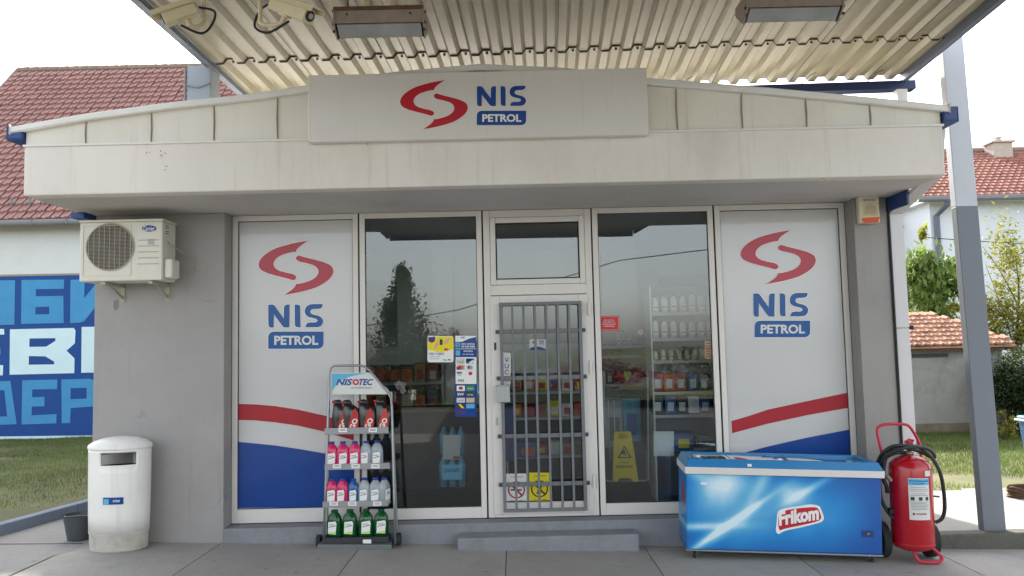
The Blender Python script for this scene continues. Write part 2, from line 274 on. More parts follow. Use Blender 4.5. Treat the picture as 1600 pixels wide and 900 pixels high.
def poly_mb(loops, mapf, d0=0, d1=.002, mb=None):
    """flat shape (outer loop, then holes) in 2D, mapped to the place, standing d1 proud"""
    mb = mb or MB()
    tris = tessellate_polygon([[Vector((x, y, 0)) for x, y in L] for L in loops])
    flat = [p for L in loops for p in L]; n = len(flat)
    vs = [mapf(x, y, d1) for x, y in flat] + [mapf(x, y, d0) for x, y in flat]
    fs = [tuple(t) for t in tris]; k = 0
    for L in loops:
        m = len(L)
        for i in range(m): fs.append((k+i, k+(i+1) % m, n+k+(i+1) % m, n+k+i))
        k += m
    mb.add(vs, fs); return mb
def poly(name, loops, mapf, mat, parent, d0=0, d1=.002, **k):
    o = poly_mb(loops, mapf, d0, d1).to(name, mat, parent, **k); return o
def rect(x0, y0, x1, y1): return [[(x0, y0), (x1, y0), (x1, y1), (x0, y1)]]
def rrect(x0, y0, x1, y1, r, n=4, corners='abcd'):
    out = []
    for key, cx, cy, a0 in (('a', x0+r, y0+r, 180), ('b', x1-r, y0+r, 270), ('c', x1-r, y1-r, 0), ('d', x0+r, y1-r, 90)):
        if key in corners:
            out += [(cx+r*math.cos(math.radians(a0+90*i/n)), cy+r*math.sin(math.radians(a0+90*i/n))) for i in range(n+1)]
        else: out.append({'a': (x0, y0), 'b': (x1, y0), 'c': (x1, y1), 'd': (x0, y1)}[key])
    return [out]
def ell(cx, cy, rx, ry, n=20): return [[(cx+rx*math.cos(2*math.pi*i/n), cy+ry*math.sin(2*math.pi*i/n)) for i in range(n)]]
def text(s, x0, y0, x1, y1, mapf, mat, parent, name='lettering', bold=.02, shear=0, d1=.003, d0=.0, res=3):
    cu = bpy.data.curves.new('t', 'FONT'); cu.body = s; cu.size = 1; cu.offset = bold; cu.shear = shear; cu.extrude = .5; cu.resolution_u = res
    ob = bpy.data.objects.new('t', cu); me = bpy.data.meshes.new_from_object(ob)
    co = np.zeros(len(me.vertices)*3); me.vertices.foreach_get('co', co); co = co.reshape(-1, 3)
    mn = co.min(0); mxx = co.max(0); sp = np.maximum(mxx-mn, 1e-6)
    vs = [mapf(x0+(x1-x0)*(c[0]-mn[0])/sp[0], y1-(y1-y0)*(c[1]-mn[1])/sp[1], d1 if c[2] > 0 else d0) for c in co]
    fs = [tuple(p.vertices) for p in me.polygons]
    bpy.data.objects.remove(ob); bpy.data.meshes.remove(me); bpy.data.curves.remove(cu)
    return link(name, vs, fs, mat, parent)
def copy_tree(o, parent=None):
    c = o.copy(); COL.objects.link(c); c.parent = parent; OFF[c.name] = OFF.get(o.name, Vector((0, 0, 0)))
    for ch in list(o.children): copy_tree(ch, c)
    return c
def PX(Y): return lambda px, py, d: W(px, py, Y-d)          # a vertical plane across the place at depth Y
def gz(x): return .105 - .028*max(-5.2, min(5.2, x))         # the forecourt falls to the right
PI = math.pi
# ------------------------------------------------------------------ logo shapes
_E = [(632,100),(560,112),(480,128),(425,142),(380,155),(330,171),(290,190),(250,214),(215,240),(192,263),(175,288),(165,320),(170,350),(182,370),(205,387),(260,411),(350,435),(420,452),(490,473),(507,468),(519,455),(521,440),(508,425),(480,412),(420,400),(360,383),(328,364),(311,342),(306,318),(314,292),(335,266),(365,245),(400,230),(435,219),(480,208),(520,204),(523,190),(535,172),(560,150),(600,122)]
_EM = [(1037-x, 712-y) for x, y in _E]
_N = [(966,172),(975,165),(1010,165),(1022,170),(1034,184),(1112,288),(1113,190),(1122,172),(1140,165),(1167,165),(1165,368),(1120,368),(1106,362),(1096,352),(1018,250),(1018,368),(990,370),(974,362),(968,340)]
_I = [(1214,165),(1245,165),(1260,172),(1266,188),(1268,366),(1238,366),(1222,360),(1215,345)]
_S = [(1475,160),(1473,182),(1462,196),(1440,203),(1385,205),(1368,212),(1360,228),(1368,244),(1390,253),(1440,265),(1465,280),(1481,305),(1476,335),(1457,357),(1425,366),(1315,366),(1318,344),(1330,330),(1355,324),(1405,324),(1422,317),(1428,306),(1420,295),(1400,288),(1345,276),(1318,258),(1307,232),(1312,200),(1330,176),(1358,163),(1390,160)]
def fit(loop, src, dst):
    return [(dst[0]+(x-src[0])/(src[2]-src[0])*(dst[2]-dst[0]), dst[1]+(y-src[1])/(src[3]-src[1])*(dst[3]-dst[1])) for x, y in loop]
def grow(loop, g):
    n = len(loop); area = sum(loop[i][0]*loop[(i+1) % n][1]-loop[(i+1) % n][0]*loop[i][1] for i in range(n)); sg = 1 if area > 0 else -1; out = []
    for i in range(n):
        a, b, c = loop[i-1], loop[i], loop[(i+1) % n]
        d1 = Vector((b[0]-a[0], b[1]-a[1])); d2 = Vector((c[0]-b[0], c[1]-b[1]))
        if d1.length < 1e-6 or d2.length < 1e-6: out.append(b); continue
        d1.normalize(); d2.normalize(); nn = Vector((d1.y+d2.y, -d1.x-d2.x))
        if nn.length < .3: nn = Vector((d1.y-d2.y*0, -d1.x)); 
        nn.normalize(); out.append((b[0]+nn.x*g*sg, b[1]+nn.y*g*sg))
    return out
def station_logo(emb, nis, bad, mapf, mats, parent, halo=1.0, hm='white'):
    red, blue, wht = mats
    for L in (_E, _EM):
        q = fit(L, (165, 100, 872, 612), emb)
        if halo: poly('emblem_outline', [grow(q, halo)], mapf, hm, parent, 0, .002)
        poly('emblem', [q], mapf, red, parent, 0, .0035)
    for L in (_N, _I, _S):
        q = fit(L, (966, 160, 1481, 370), nis)
        if halo: poly('letter_outline', [grow(q, halo)], mapf, hm, parent, 0, .002)
        poly('letter', [q], mapf, blue, parent, 0, .0035)
    r = (bad[3]-bad[1])*.32
    if halo: poly('badge_outline', [grow(rrect(*bad, r, corners='ac')[0], halo)], mapf, hm, parent, 0, .002)
    poly('badge', rrect(*bad, r, corners='ac'), mapf, blue, parent, 0, .0035)
    bw, bh = bad[2]-bad[0], bad[3]-bad[1]
    text('PETROL', bad[0]+bw*.11, bad[1]+bh*.235, bad[0]+bw*.905, bad[1]+bh*.78, mapf, wht, parent, bold=.035, d0=.003, d1=.005)
# ================================================================== SETTING
def grid(name, xs, ys, zf, mat, label=None, kind='structure'):
    vs = [(x, y, zf(x, y)) for y in ys for x in xs]; n = len(xs)
    fs = [(j*n+i, j*n+i+1, (j+1)*n+i+1, (j+1)*n+i) for j in range(len(ys)-1) for i in range(n-1)]
    o = link(name, vs, fs, mat, smooth=True); o['kind'] = kind
    if label: o['label'] = label
    return o
grid('ground', [-900, 900], [-900, 900], lambda x, y: -.6, 'ground', 'flat ground reaching the horizon')
grid('forecourt', [-70, -5.2, 5.2, 70], [-70, -.2], lambda x, y: gz(x)-.03, 'asphalt', 'worn grey forecourt surface in front of the shop')
# concrete slabs of the forecourt, joints 12 mm
jx = [-6.4, -5.15, -3.86, -2.64, -1.384, -.1, 1.118, 2.36, 3.62, 4.9, 6.2]; jy = [-8.9, -6.0, -3.1, -.22]
slabs = thing('concrete_paving', 'grey concrete paving slabs in front of the shop', None, (0, 0, 0), kind='structure')
for i in range(len(jx)-1):
    for j in range(len(jy)-1):
        a, b, c, d = jx[i]+.0045, jy[j]+.0045, jx[i+1]-.0045, jy[j+1]-.0045
        if i < 2 and j == 2: continue
        zz = lambda x: gz(x)+random.uniform(-.0015, .0015)
        MB().hexa([(a, b, gz(a)-.1), (c, b, gz(c)-.1), (c, d, gz(c)-.1), (a, d, gz(a)-.1), (a, b, zz(a)), (c, b, zz(c)), (c, d, zz(c)), (a, d, zz(a))]).to('slab', 'slab' if (i+j) % 2 else 'slab2', slabs, bevel=.004)
# dirt in the joints, slightly sunk
MB().hexa([(-5.2, -9, 0), (5.2, -9, -.1), (5.2, -.2, -.1), (-5.2, -.2, 0), (-5.2, -9, gz(-5.2)-.008), (5.2, -9, gz(5.2)-.008), (5.2, -.2, gz(5.2)-.008), (-5.2, -.2, gz(-5.2)-.008)]).to('joint_filler', 'mid', slabs)
# side path to the left of the building, up to the kerb
K0 = W(0, 835, Z=.245); K1 = W(133, 797, Z=.245); kd = (K1-K0).normalized(); KA = K0-kd*6; KB = K1+kd*4
link('side_path', [(-9.5, -.55, .236), (-3.8, -.55, .214), (-3.8, 7.0, .214), tuple(KB), tuple(KA)], [(0, 1, 2, 3, 4)], 'path', kind='structure')
grid('side_path_strip', [-14, -3.865], [-3.1, -.55], lambda x, y: gz(x)+.002, 'path')
MB().hexa([(-5.2, -.30, .21), (-3.84, -.30, .20), (-3.84, -.285, .20), (-5.2, -.285, .21), (-5.2, -.30, .2405), (-3.84, -.30, .2175), (-3.84, -.285, .2175), (-5.2, -.285, .2405)]).to('path_joint', 'dark', kind='structure')
kn = Vector((-kd.y, kd.x, 0)); kerb = thing('kerb', 'blue grey painted kerb between side path and left lawn', None, kind='structure')
L = (KB-KA).length; k = 0; t = 0
while t < L-.1:
    p = KA+kd*(t+.004); q = KA+kd*min(L, t+.996)
    dz = random.uniform(-.003, .003); b = kn*.11
    MB().hexa([p-Vector((0, 0, .2)), q-Vector((0, 0, .2)), q+b-Vector((0, 0, .2)), p+b-Vector((0, 0, .2)), p+Vector((0, 0, .085+dz)), q+Vector((0, 0, .085+dz)), q+b+Vector((0, 0, .085+dz)), p+b+Vector((0, 0, .085+dz))]).to('kerb_stone', 'kerb', kerb, bevel=.01)
    t += 1.0
# lawns
def lz_left(x, y): return max(.04, .30 - .026*max(0, y-1)) + .015*math.sin(x*1.7+y)+.012*math.sin(y*2.3)
def side_of_kerb(x, y): return (Vector((x, y, 0))-KA).xy.dot(kn.xy)
xs = [-26+.5*i for i in range(50)]; ys = [-3+.5*i for i in range(60)]
vs = []; fs = []; idx = {}
for y in ys:
    for x in xs:
        s = side_of_kerb(x, y)
        X, Y_ = (x, y) if s > .1 else (x+kn.x*(.1-s), y+kn.y*(.1-s))
        if X > -1: X = -1
        idx[(x, y)] = (len(vs), s); vs.append((X, Y_, lz_left(X, Y_)))
for j in range(len(ys)-1):
    for i in range(len(xs)-1):
        q = [idx[(xs[i], ys[j])], idx[(xs[i+1], ys[j])], idx[(xs[i+1], ys[j+1])], idx[(xs[i], ys[j+1])]]
        if max(t[1] for t in q) > .1: fs.append(tuple(t[0] for t in q))
o = link('left_lawn', vs, fs, 'lawn', smooth=True); o['kind'] = 'structure'
def lz_right(x, y): return .09 - .012*max(0, y-1.6) + .012*math.sin(x*1.3+y*.7)
grid('right_lawn', [3.4+.6*i for i in range(60)], [1.75+.6*i for i in range(40)], lz_right, 'lawn')
# right hand pavement with a rough kerb
rp = thing('pavement', 'pale concrete pavement beside the shop under the right pillar', None, kind='structure')
xk = [3.5, 5.1, 6.9, 8.7, 10.5]
for i in range(4):
    MB().box(xk[i]+.005, -.14, -.1, xk[i+1]-.005, 1.76+.1*i, .122).to('slab', 'slab2', rp, bevel=.006)
    MB().box(xk[i]+.003, -.29, -.15, xk[i+1]-.003, -.145, .124).to('kerb_stone', 'kerb_rough', rp, bevel=.016)
def blades(name, n, fn, mat, h=(.03, .07), wd=.008, label=None):
    P = []
    while len(P) < n:
        p = fn()
        if p: P.append(p)
    P = np.array(P); a = np.random.rand(n)*2*PI; hh = np.random.uniform(*h, n); le = np.random.normal(0, .35, (n, 2))*hh[:, None]
    c, s = np.cos(a)*wd*.5, np.sin(a)*wd*.5
    A = P + np.stack([c, s, -.01+0*c], 1); B = P + np.stack([-c, -s, -.01+0*c], 1); T = P + np.stack([le[:, 0], le[:, 1], hh], 1)
    V = np.stack([A, B, T], 1).reshape(-1, 3)
    me = bpy.data.meshes.new(name); me.vertices.add(3*n); me.vertices.foreach_set('co', V.ravel()); me.loops.add(3*n); me.loops.foreach_set('vertex_index', np.arange(3*n))
    me.polygons.add(n); me.polygons.foreach_set('loop_start', np.arange(n)*3); me.polygons.foreach_set('loop_total', np.full(n, 3)); me.update(calc_edges=True)
    me.materials.append(mt[mat]); o = bpy.data.objects.new(name, me); COL.objects.link(o); tag(o, label, 'grass', kind='stuff'); return o
def gl():
    x = random.uniform(-14, -4); y = random.uniform(1, 11)
    if side_of_kerb(x, y) < .25 + random.random()**1.4*1.9: return None
    if math.sin(x*2.1+y*1.3)+math.sin(x*.9-y*2.7+1) > random.uniform(.6, 1.9): return None
    return (x, y, lz_left(x, y))
def gr():
    y = 1.9+random.random()**1.3*7.0; x = random.uniform(3.9, 12)
    if y < 3.3 and math.sin(x*2.2+y*3) > random.uniform(-1.6, .2)+(y-2.6): return None
    return (x, y, lz_right(x, y))
blades('grass', 70000, gl, 'grassb', (.02, .055), .009, 'short patchy grass on the left lawn')
blades('grass', 60000, gr, 'grassb', (.03, .07), .009, 'sunlit short grass on the right lawn')
# ================================================================== SHOP BUILDING
XL, XR = -3.81, 3.455; WY = -.22; ZS = 3.15
shop = thing('shop_building', 'small grey petrol station shop with wide cream fascia and glazed front', 'shop', (0, 0, 0))
MB().box(XL, WY, -.1, -2.625, .30, ZS).box(XL, .30, -.1, XL+.2, 5.0, ZS).to('wall', 'plaster_grey', shop, bevel=.006)
MB().box(3.15, WY+.0, -.2, XR, .30, ZS).box(XR-.2, .30, -.2, XR, 5.0, ZS).to('wall', 'column_grey', shop, bevel=.006)
box('rear_wall', (XL+.2, 4.8, -.1, XR-.2, 5.0, ZS), 'plaster_grey', shop)
box('interior_wall', (XL+.2, 2.92, .3, XR-.2, 3.0, ZS), 'int_wall', shop)
box('interior_floor', (XL+.2, .31, .1, XR-.2, 3.98, .305), 'int_floor', shop)
box('interior_ceiling', (XL+.2, .16, 3.12, XR-.2, 3.98, 3.148), 'int_wall', shop)
for a in [(-2.6, -1.5), (-.35, .9), (1.9, 2.9)]: box('wall_panel', (a[0], 2.88, 1.9, a[1], 2.925, 2.75), 'int_panel', shop)
box('interior_pillar', (-1.0, 2.5, .3, -.75, 2.75, 3.12), 'int_wall', shop); box('interior_pillar', (1.12, 2.4, .3, 1.55, 2.75, 3.12), 'int_wall', shop)
MB().box(-2.63, WY-.01, -.1, 1.6, .04, .302).box(1.6, WY-.01, -.15, 3.155, .04, .302).to('plinth', 'step', shop, bevel=.012)
# fascia block with soffit
FY = -1.2; FX0, FX1 = -3.882, 3.478
MB().box(FX0, FY, ZS, FX1, FY+.14, 3.55).to('fascia', 'plaster_cream', shop, bevel=.012)
MB().box(FX0, FY+.14, ZS+.002, FX1, .10, 3.3).box(FX0, FY+.142, 3.3, FX1, 5.05, 3.5).to('soffit', 'soffit', shop)
box('soffit_edge_board', (FX0-.05, -.42, 3.10, XL-.003, 5, 3.149), 'gutter_blue', shop)
box('soffit_edge_board', (XR+.003, -.60, 3.02, 3.476, 5, 3.149), 'gutter_blue', shop)
# gable line above the fascia, measured along the roof edge
gl_px = [(22, 208), (133, 190), (267, 172), (400, 158), (520, 139), (620, 124), (750, 112), (880, 118), (1015, 134), (1200, 149), (1360, 164), (1480, 176)]
GP = [(W(x, y, FY).x, W(x, y, FY).z) for x, y in gl_px]
GP[0] = (FX0-.03, GP[0][1]); GP[-1] = (FX1+.03, GP[-1][1])
def gzx(x):
    for (a, b), (c, d) in zip(GP, GP[1:]):
        if a <= x <= c: return b+(d-b)*(x-a)/(c-a)
    return GP[0][1] if x < 0 else GP[-1][1]
sx = [FX0+.004] + [W(x, 205, FY).x for x in (133, 235, 333, 433)] + [-1.2, -.5, .2, .75] + [W(x, 170, FY).x for x in (1058, 1160, 1260, 1360)] + [FX1-.004]
for a, b in zip(sx, sx[1:]):
    a += .006; b -= .006; f0 = FY+.015
    poly('cladding_panel', [[(a, 3.556), (b, 3.556)] + [(x, z) for x, z in reversed([(a, gzx(a))]+[g for g in GP if a < g[0] < b]+[(b, gzx(b))])]], lambda x, z, d: Vector((x, f0+.04-d, z)), 'cladding', shop, 0, .04, bevel=.004)
mb = MB()
for x in sx[1:-1]: mb.tube([(x, FY+.012, 3.56), (x+.004*random.choice((-1, 1)), FY+.008, (3.56+gzx(x))/2), (x, FY+.012, gzx(x))], .006, 6)
mb.to('cladding_seam', 'seam', shop, kind='stuff')
box('drip_edge', (FX0-.008, FY-.012, 3.544, FX1+.008, FY+.03, 3.562), 'trim_white', shop, .004)
def strip(pts, y0, y1, zl, zh):
    vs = []; fs = []
    for x, z in pts: vs += [(x, y0, z+zl), (x, y1, z+zl), (x, y1, z+zh), (x, y0, z+zh)]
    for i in range(len(pts)-1):
        for k in range(4): fs.append((i*4+k, i*4+(k+1) % 4, i*4+4+(k+1) % 4, i*4+4+k))
    fs += [(0, 1, 2, 3), tuple(len(vs)-4+k for k in (3, 2, 1, 0))]; return vs, fs
ext = [(GP[0][0]-.07, GP[0][1]-.012)] + GP[1:-1] + [(GP[-1][0]+.02, GP[-1][1]-.004)]
link('roof_edge_trim', *strip(ext, FY-.03, FY+.12, .002, .058), 'trim_white', shop, bevel=.012)
link('roof', *strip([(x, z) for x, z in ext], FY+.12, 5.2, -.03, .04), 'cladding', shop)
link('gable_backing', *strip([(x, 3.5) for x, z in (GP[0], GP[-1])], FY+.08, 5.0, 0, .05), 'plaster_cream', shop)
# side gutters (open box section, running back)
for gx0, gx1, zc, zt in ((FX0-.135, FX0-.002, 3.60, 3.715), (FX1+.002, FX1+.125, 3.575, 3.70)):
    g = MB(); g.box(gx0, FY-.02, zc, gx1, 5.1, zc+.012).box(gx0, FY-.02, zc+.012, gx0+.01, 5.1, zt).box(gx1-.01, FY-.02, zc+.012, gx1, 5.1, zt).box(gx0+.01, FY-.02, zc+.012, gx1-.01, FY-.01, zt)
    g.to('gutter', 'gutter_blue', shop, bevel=.004)
# --- glazing units
def frame_bars(x0, x1, z0, z1, w_, wb, wt, y0=-.035, y1=.035, mb=None):
    mb = mb or MB()
    mb.box(x0, y0, z0, x0+w_, y1, z1).box(x1-w_, y0, z0, x1, y1, z1).box(x0+w_, y0+.001, z0, x1-w_, y1, z0+wb).box(x0+w_, y0+.001, z1-wt, x1-w_, y1, z1); return mb
Z0, Z1 = .304, 3.149
def window(x0, x1, wb, film):
    fr = frame_bars(x0, x1, Z0, Z1, .05, wb, .05).to('window', 'alu', shop, bevel=.004)
    g = MB().box(x0+.05, -.008, Z0+wb, x1-.05, -.002, Z1-.05).to('pane', 'vinyl' if film else 'glass', fr)
    frame_bars(x0+.05, x1-.05, Z0+wb, Z1-.05, .006, .006, .006, -.014, -.008).to('gasket', 'rubber', fr)
    return fr
box('jamb_filler', (-2.623, -.06, Z0, 3.15, .0, Z0+.002), 'rubber', shop)
wL = window(-2.62, -1.44, .125, True); wA = window(-1.425, -.275, .10, False); wB = window(.768, 1.905, .105, False); wR = window(1.922, 3.145, .11, True)
MB().box(-1.438, -.02, Z0, -1.427, .03, Z1).box(-.273, -.02, Z0, -.262, .03, Z1).box(.756, -.02, Z0, .766, .03, Z1).box(1.907, -.02, Z0, 1.920, .03, Z1).to('expansion_gap', 'rubber', shop)
# vinyl graphics
P0 = PX(-.0085)
poly('red_stripe', [[(369, 631), (400, 632), (430, 634.5), (465, 640), (510, 650), (552, 665), (552, 688), (505, 674), (465, 665), (430, 660), (400, 657), (369, 656)]], P0, 'v_red', wL)
poly('blue_field', [[(368, 690), (400, 693), (430, 696), (470, 702), (505, 708), (554, 720), (554, 791.5), (368, 794)]], P0, 'v_blue', wL)
poly('red_stripe', [[(1143, 658), (1170, 650), (1200, 640), (1260, 627), (1327, 613), (1327, 637), (1260, 649), (1200, 662), (1170, 670), (1144, 677)]], P0, 'v_red', wR)
poly('blue_field', [[(1146, 712), (1172, 705), (1200, 697.5), (1260, 684), (1328, 671), (1330, 772), (1146, 777)]], P0, 'v_blue', wR)
station_logo((404, 376, 521, 461), (419, 475, 505, 512), (419, 518, 505.5, 545), P0, ('v_logo', 'v_lblue', 'offwhite'), wL, halo=.9)
station_logo((1157, 359.5, 1275, 444), (1177, 457.5, 1263, 495), (1179, 501, 1266, 527), P0, ('v_logo', 'v_lblue', 'offwhite'), wR, halo=.9)
# --- door unit with transom and grille
dx0, dx1 = -.26, .754
df = frame_bars(dx0, dx1, Z0, Z1, .062, .03, .07).box(dx0+.062, -.034, 2.345, dx1-.062, .035, 2.44).to('door_frame', 'alu', shop, bevel=.005)
tr0 = W(777, 442, -.03); tr1 = W(902, 347, -.03)
frame_bars(dx0+.064, dx1-.064, 2.442, 3.077, .05, .05, .05, -.045, .02).to('transom_sash', 'alu', df, bevel=.006)
box('transom_pane', (dx0+.112, -.012, 2.49, dx1-.112, -.006, 3.03), 'glass', df)
frame_bars(dx0+.114, dx1-.114, 2.492, 3.027, .012, .012, .012, -.024, -.013).to('gasket', 'rubber', df)
door = frame_bars(-.208, .703, Z0+.032, 2.338, .088, .105, .075, -.055, .02).to('door', 'alu', shop, bevel=.006)
box('pane', (-.12, -.02, Z0+.137, .615, -.013, 2.263), 'glass', door)
frame_bars(-.12, .615, Z0+.137, 2.263, .008, .008, .008, -.03, -.021).to('gasket', 'rubber', door)
for zz in (.62, 1.66, 2.2): MB().tube([(.712, -.064, zz-.06), (.712, -.064, zz+.06)], .014, 10).to('hinge', 'alu', door)
for zz, nm in ((1.87, 'keyhole'), (1.18, 'lock_plate')):
    MB().box(-.178, -.06, zz-.035, -.158, -.056, zz+.035).to(nm, 'scale_lbl' if zz < 1.5 else 'dark', door, bevel=.003)
GY = -.10
grl = frame_bars(-.122, .640, .362, 2.272, .028, .028, .028, GY, GY+.022).to('security_grille', 'steel_grey', shop)
for i in range(1, 7):
    x = -.108 + i*(.748-.028+.014)/7
    MB().box(x-.011, GY-.002, .388, x+.011, GY+.018, 2.246).to('grille_bar', 'steel_grey', grl, bevel=.003)
for py in (517, 590, 681, 757):
    zc = W(845, py, GY-.01).z
    MB().box(-.162, GY+.018, zc-.019, .672, GY+.028, zc+.019).to('grille_cross_bar', 'steel_grey', grl, bevel=.003)
    for x in (-.146, .657): MB().tube([(x, GY+.004, zc), (x, GY+.05, zc)], .012, 8).to('bolt', 'dark', grl)
# stains: a patch on the left wall
poly('wall_patch', [[(178, 470), (184, 468), (186, 480), (180, 486), (177, 480)]], PX(WY-.001), 'mid', shop, 0, .001)
rs_ = random.Random(4)
for cx0, cy0, n_, sp in ((253, 242, 9, 6), (230, 237, 3, 3), (606, 294, 3, 3), (258, 262, 4, 7), (1288, 283.5, 5, 6), (574, 224, 1, 1)):
    for _ in range(n_):
        x_, y_, r_ = cx0+rs_.gauss(0, sp*.5), cy0+rs_.gauss(0, sp*.5), rs_.uniform(.5, 1.3)
        poly('stain', [[(x_+r_*math.cos(k*1.05)*rs_.uniform(.6, 1.3), y_+r_*math.sin(k*1.05)*rs_.uniform(.6, 1.3)) for k in range(6)]], PX(FY), 'seam', shop, 0, .0006)
# doorstep
sp0, sp1 = -.52, 1.05; sy_ = W(850, 861, Z=gz(.3)).y; sz_ = W(850, 838, sy_).z; sk_ = W(850, 832, -.235).z
MB().hexa([(sp0, sy_-.01, 0), (sp1, sy_, -.05), (sp1, -.235, -.05), (sp0, -.235, 0), (sp0, sy_-.01, sz_), (sp1, sy_, sz_), (sp1, -.235, sz_+.006), (sp0, -.235, sz_+.006)]).to('door_step', 'step', bevel=.014)
tag(bpy.data.objects['door_step'], 'low grey painted concrete step in front of the barred door', 'step')
# downpipe on the right corner
dp = thing('downpipe', 'pale square downpipe bending from the gutter down the right corner', 'downpipe', (3.6, -.3, 0))
def sq(mb, a, b, wx, wy):
    a, b = Vector(a), Vector(b)
    mb.hexa([a+Vector((-wx, -wy, 0)), a+Vector((wx, -wy, 0)), a+Vector((wx, wy, 0)), a+Vector((-wx, wy, 0)), b+Vector((-wx, -wy, 0)), b+Vector((wx, -wy, 0)), b+Vector((wx, wy, 0)), b+Vector((-wx, wy, 0))]); return mb
sq(MB(), (3.54, -.162, .05), (3.54, -.162, 1.95), .062, .06).to('pipe', 'pipe', dp, bevel=.004); sq(MB(), (3.54, -.162, 1.955), (3.54, -.162, 3.0), .063, .061).to('pipe', 'pipe', dp, bevel=.004)
sq(MB(), (3.54, -.162, 3.0), (3.555, -.85, 3.20), .063, .061).to('elbow', 'pipe', dp, bevel=.004); sq(MB(), (3.555, -.85, 3.20), (3.555, -.93, 3.58), .063, .061).to('pipe', 'pipe', dp, bevel=.004)
MB().tube([(3.60, -.2, 1.955), (3.635, -.23, 1.955)], .02, 8).to('clamp_bolt', 'dark', dp)
cb = MB().tube([(3.466, -.232, z) for z in (0, .8, 1.6, 2.4, 3.08)], .012, 6).to('cable', 'cable'); tag(cb, 'black tube standing in for the shaded gap beside the grey right column', 'cable')  # not a real cable: black tube drawn for the dark gap beside the downpipe
# ================================================================== SHOP SIGN
SY = -1.275
A = W(481, 116, SY); B = W(1014, 213, SY); sx0, sx1 = A.x, B.x; sz0, sz1 = W(750, 216, SY).z, W(750, 111.5, SY).z
sign = thing('shop_sign', 'long white signboard with red swirl and blue station name above the fascia', 'sign', (0, SY, sz0))
box('board', (sx0, SY, sz0, sx1, SY+.07, sz1), 's_board', sign, .006)
station_logo((625, 125, 731, 202), (745, 134, 822, 166), (745, 173, 822, 195.5), PX(SY-.001), ('s_red', 's_blue', 'white'), sign, halo=.8)
# ================================================================== CANOPY
can = thing('canopy', 'cream corrugated steel canopy over the forecourt with blue gutter and grey pillars', 'canopy', (0, 0, 0))
CL, CR = -2.655, 3.915
def cp(u, v, w_=0): return Vector((u+.045*(v+.44), v-.03*u, 4.5-.03*(v+.44)+w_))
def cbeam(name, u0, u1, v0, v1, z0, z1, mat, bevel=.004):
    return MB().hexa([cp(u0, v0, z0), cp(u1, v0, z0), cp(u1, v1, z0), cp(u0, v1, z0), cp(u0, v0, z1), cp(u1, v0, z1), cp(u1, v1, z1), cp(u0, v1, z1)]).to(name, mat, can, bevel=bevel)
PITCHR = .1952; HR = .044
def sheet(u0, n, v0, v1, dz, name='corrugated_sheet'):
    prof = []
    for i in range(n):
        b = u0+i*PITCHR
        prof += [(b, 0), (b+.33*PITCHR, 0), (b+.5*PITCHR, HR), (b+.85*PITCHR, HR)]
    prof += [(u0+n*PITCHR, 0), (u0+n*PITCHR+.03, 0)]
    vs = []; N = len(prof)
    for v in (v0, v1):
        for th in (0, .0025):
            vs += [cp(u, v, z+dz+th) for u, z in prof]
    fs = []
    for i in range(N-1):
        fs.append((i, i+1, 2*N+i+1, 2*N+i)); fs.append((N+i, 3*N+i, 3*N+i+1, N+i+1)); fs.append((i, N+i, N+i+1, i+1)); fs.append((2*N+i, 2*N+i+1, 3*N+i+1, 3*N+i))
    return link(name, vs, fs, 'canopy', can)
ns = 8; k = 0; u = CL-.005
while u < CR-.05:
    n = 4 if u > CL else 2
    n = min(n, int(round((CR-u)/PITCHR)))
    if n <= 0: break
    sheet(u, n, -.44, .52, 0+.0015*(k % 2)); sheet(u, n, -2.9, -.30, .006+.0015*(k % 2)); sheet(u, n, -7.2, -2.75, .012+.0015*(k % 2)); sheet(u, n, -13.9, -7.05, .018+.0015*(k % 2))
    u += n*PITCHR; k += 1
mb = MB(); i = 0; u = CL
while u < CR-.1:
    for v in (-.385,): 
        p = cp(u+.675*PITCHR, v, HR); mb.tube([p-Vector((0, 0, .012)), p+Vector((0, 0, .002))], .011, 6)
    u += PITCHR
mb.to('screw', 'rust', can, kind='stuff')
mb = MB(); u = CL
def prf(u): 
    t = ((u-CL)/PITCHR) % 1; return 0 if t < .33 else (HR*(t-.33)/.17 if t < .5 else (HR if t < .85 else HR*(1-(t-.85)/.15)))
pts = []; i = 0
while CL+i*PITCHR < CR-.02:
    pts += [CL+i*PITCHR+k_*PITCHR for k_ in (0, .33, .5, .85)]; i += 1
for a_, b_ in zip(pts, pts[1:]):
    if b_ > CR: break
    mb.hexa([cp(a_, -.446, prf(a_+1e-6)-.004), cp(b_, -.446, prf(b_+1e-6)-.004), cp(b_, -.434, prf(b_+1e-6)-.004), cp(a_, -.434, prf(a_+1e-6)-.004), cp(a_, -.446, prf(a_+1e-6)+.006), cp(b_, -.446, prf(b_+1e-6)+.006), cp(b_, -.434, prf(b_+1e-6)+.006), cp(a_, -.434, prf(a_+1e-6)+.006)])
mb.to('lap_shadow_strip', 'dark', can)  # dark strip put in for the shadow line where the sheets overlap
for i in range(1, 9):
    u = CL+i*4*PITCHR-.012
    if u < CR-.1: cbeam('side_lap_shadow_strip', u, u+.006, -7.0, .45, -.003, -.0005, 'dark', 0)  # thin dark strips added for the shadow lines along the side laps
cbeam('edge_beam', CL-.075, CL-.008, -13.9, .52, -.05, .10, 'canopy_beam'); cbeam('edge_beam', CR+.008, CR+.06, -13.9, .52, -.04, .10, 'canopy_beam')
cbeam('edge_flashing', CL-.075, CL-.01, -13.9, .52, .102, .115, 'canopy'); cbeam('front_beam', CL, CR, -14.0, -13.91, -.1, .1, 'canopy_beam')
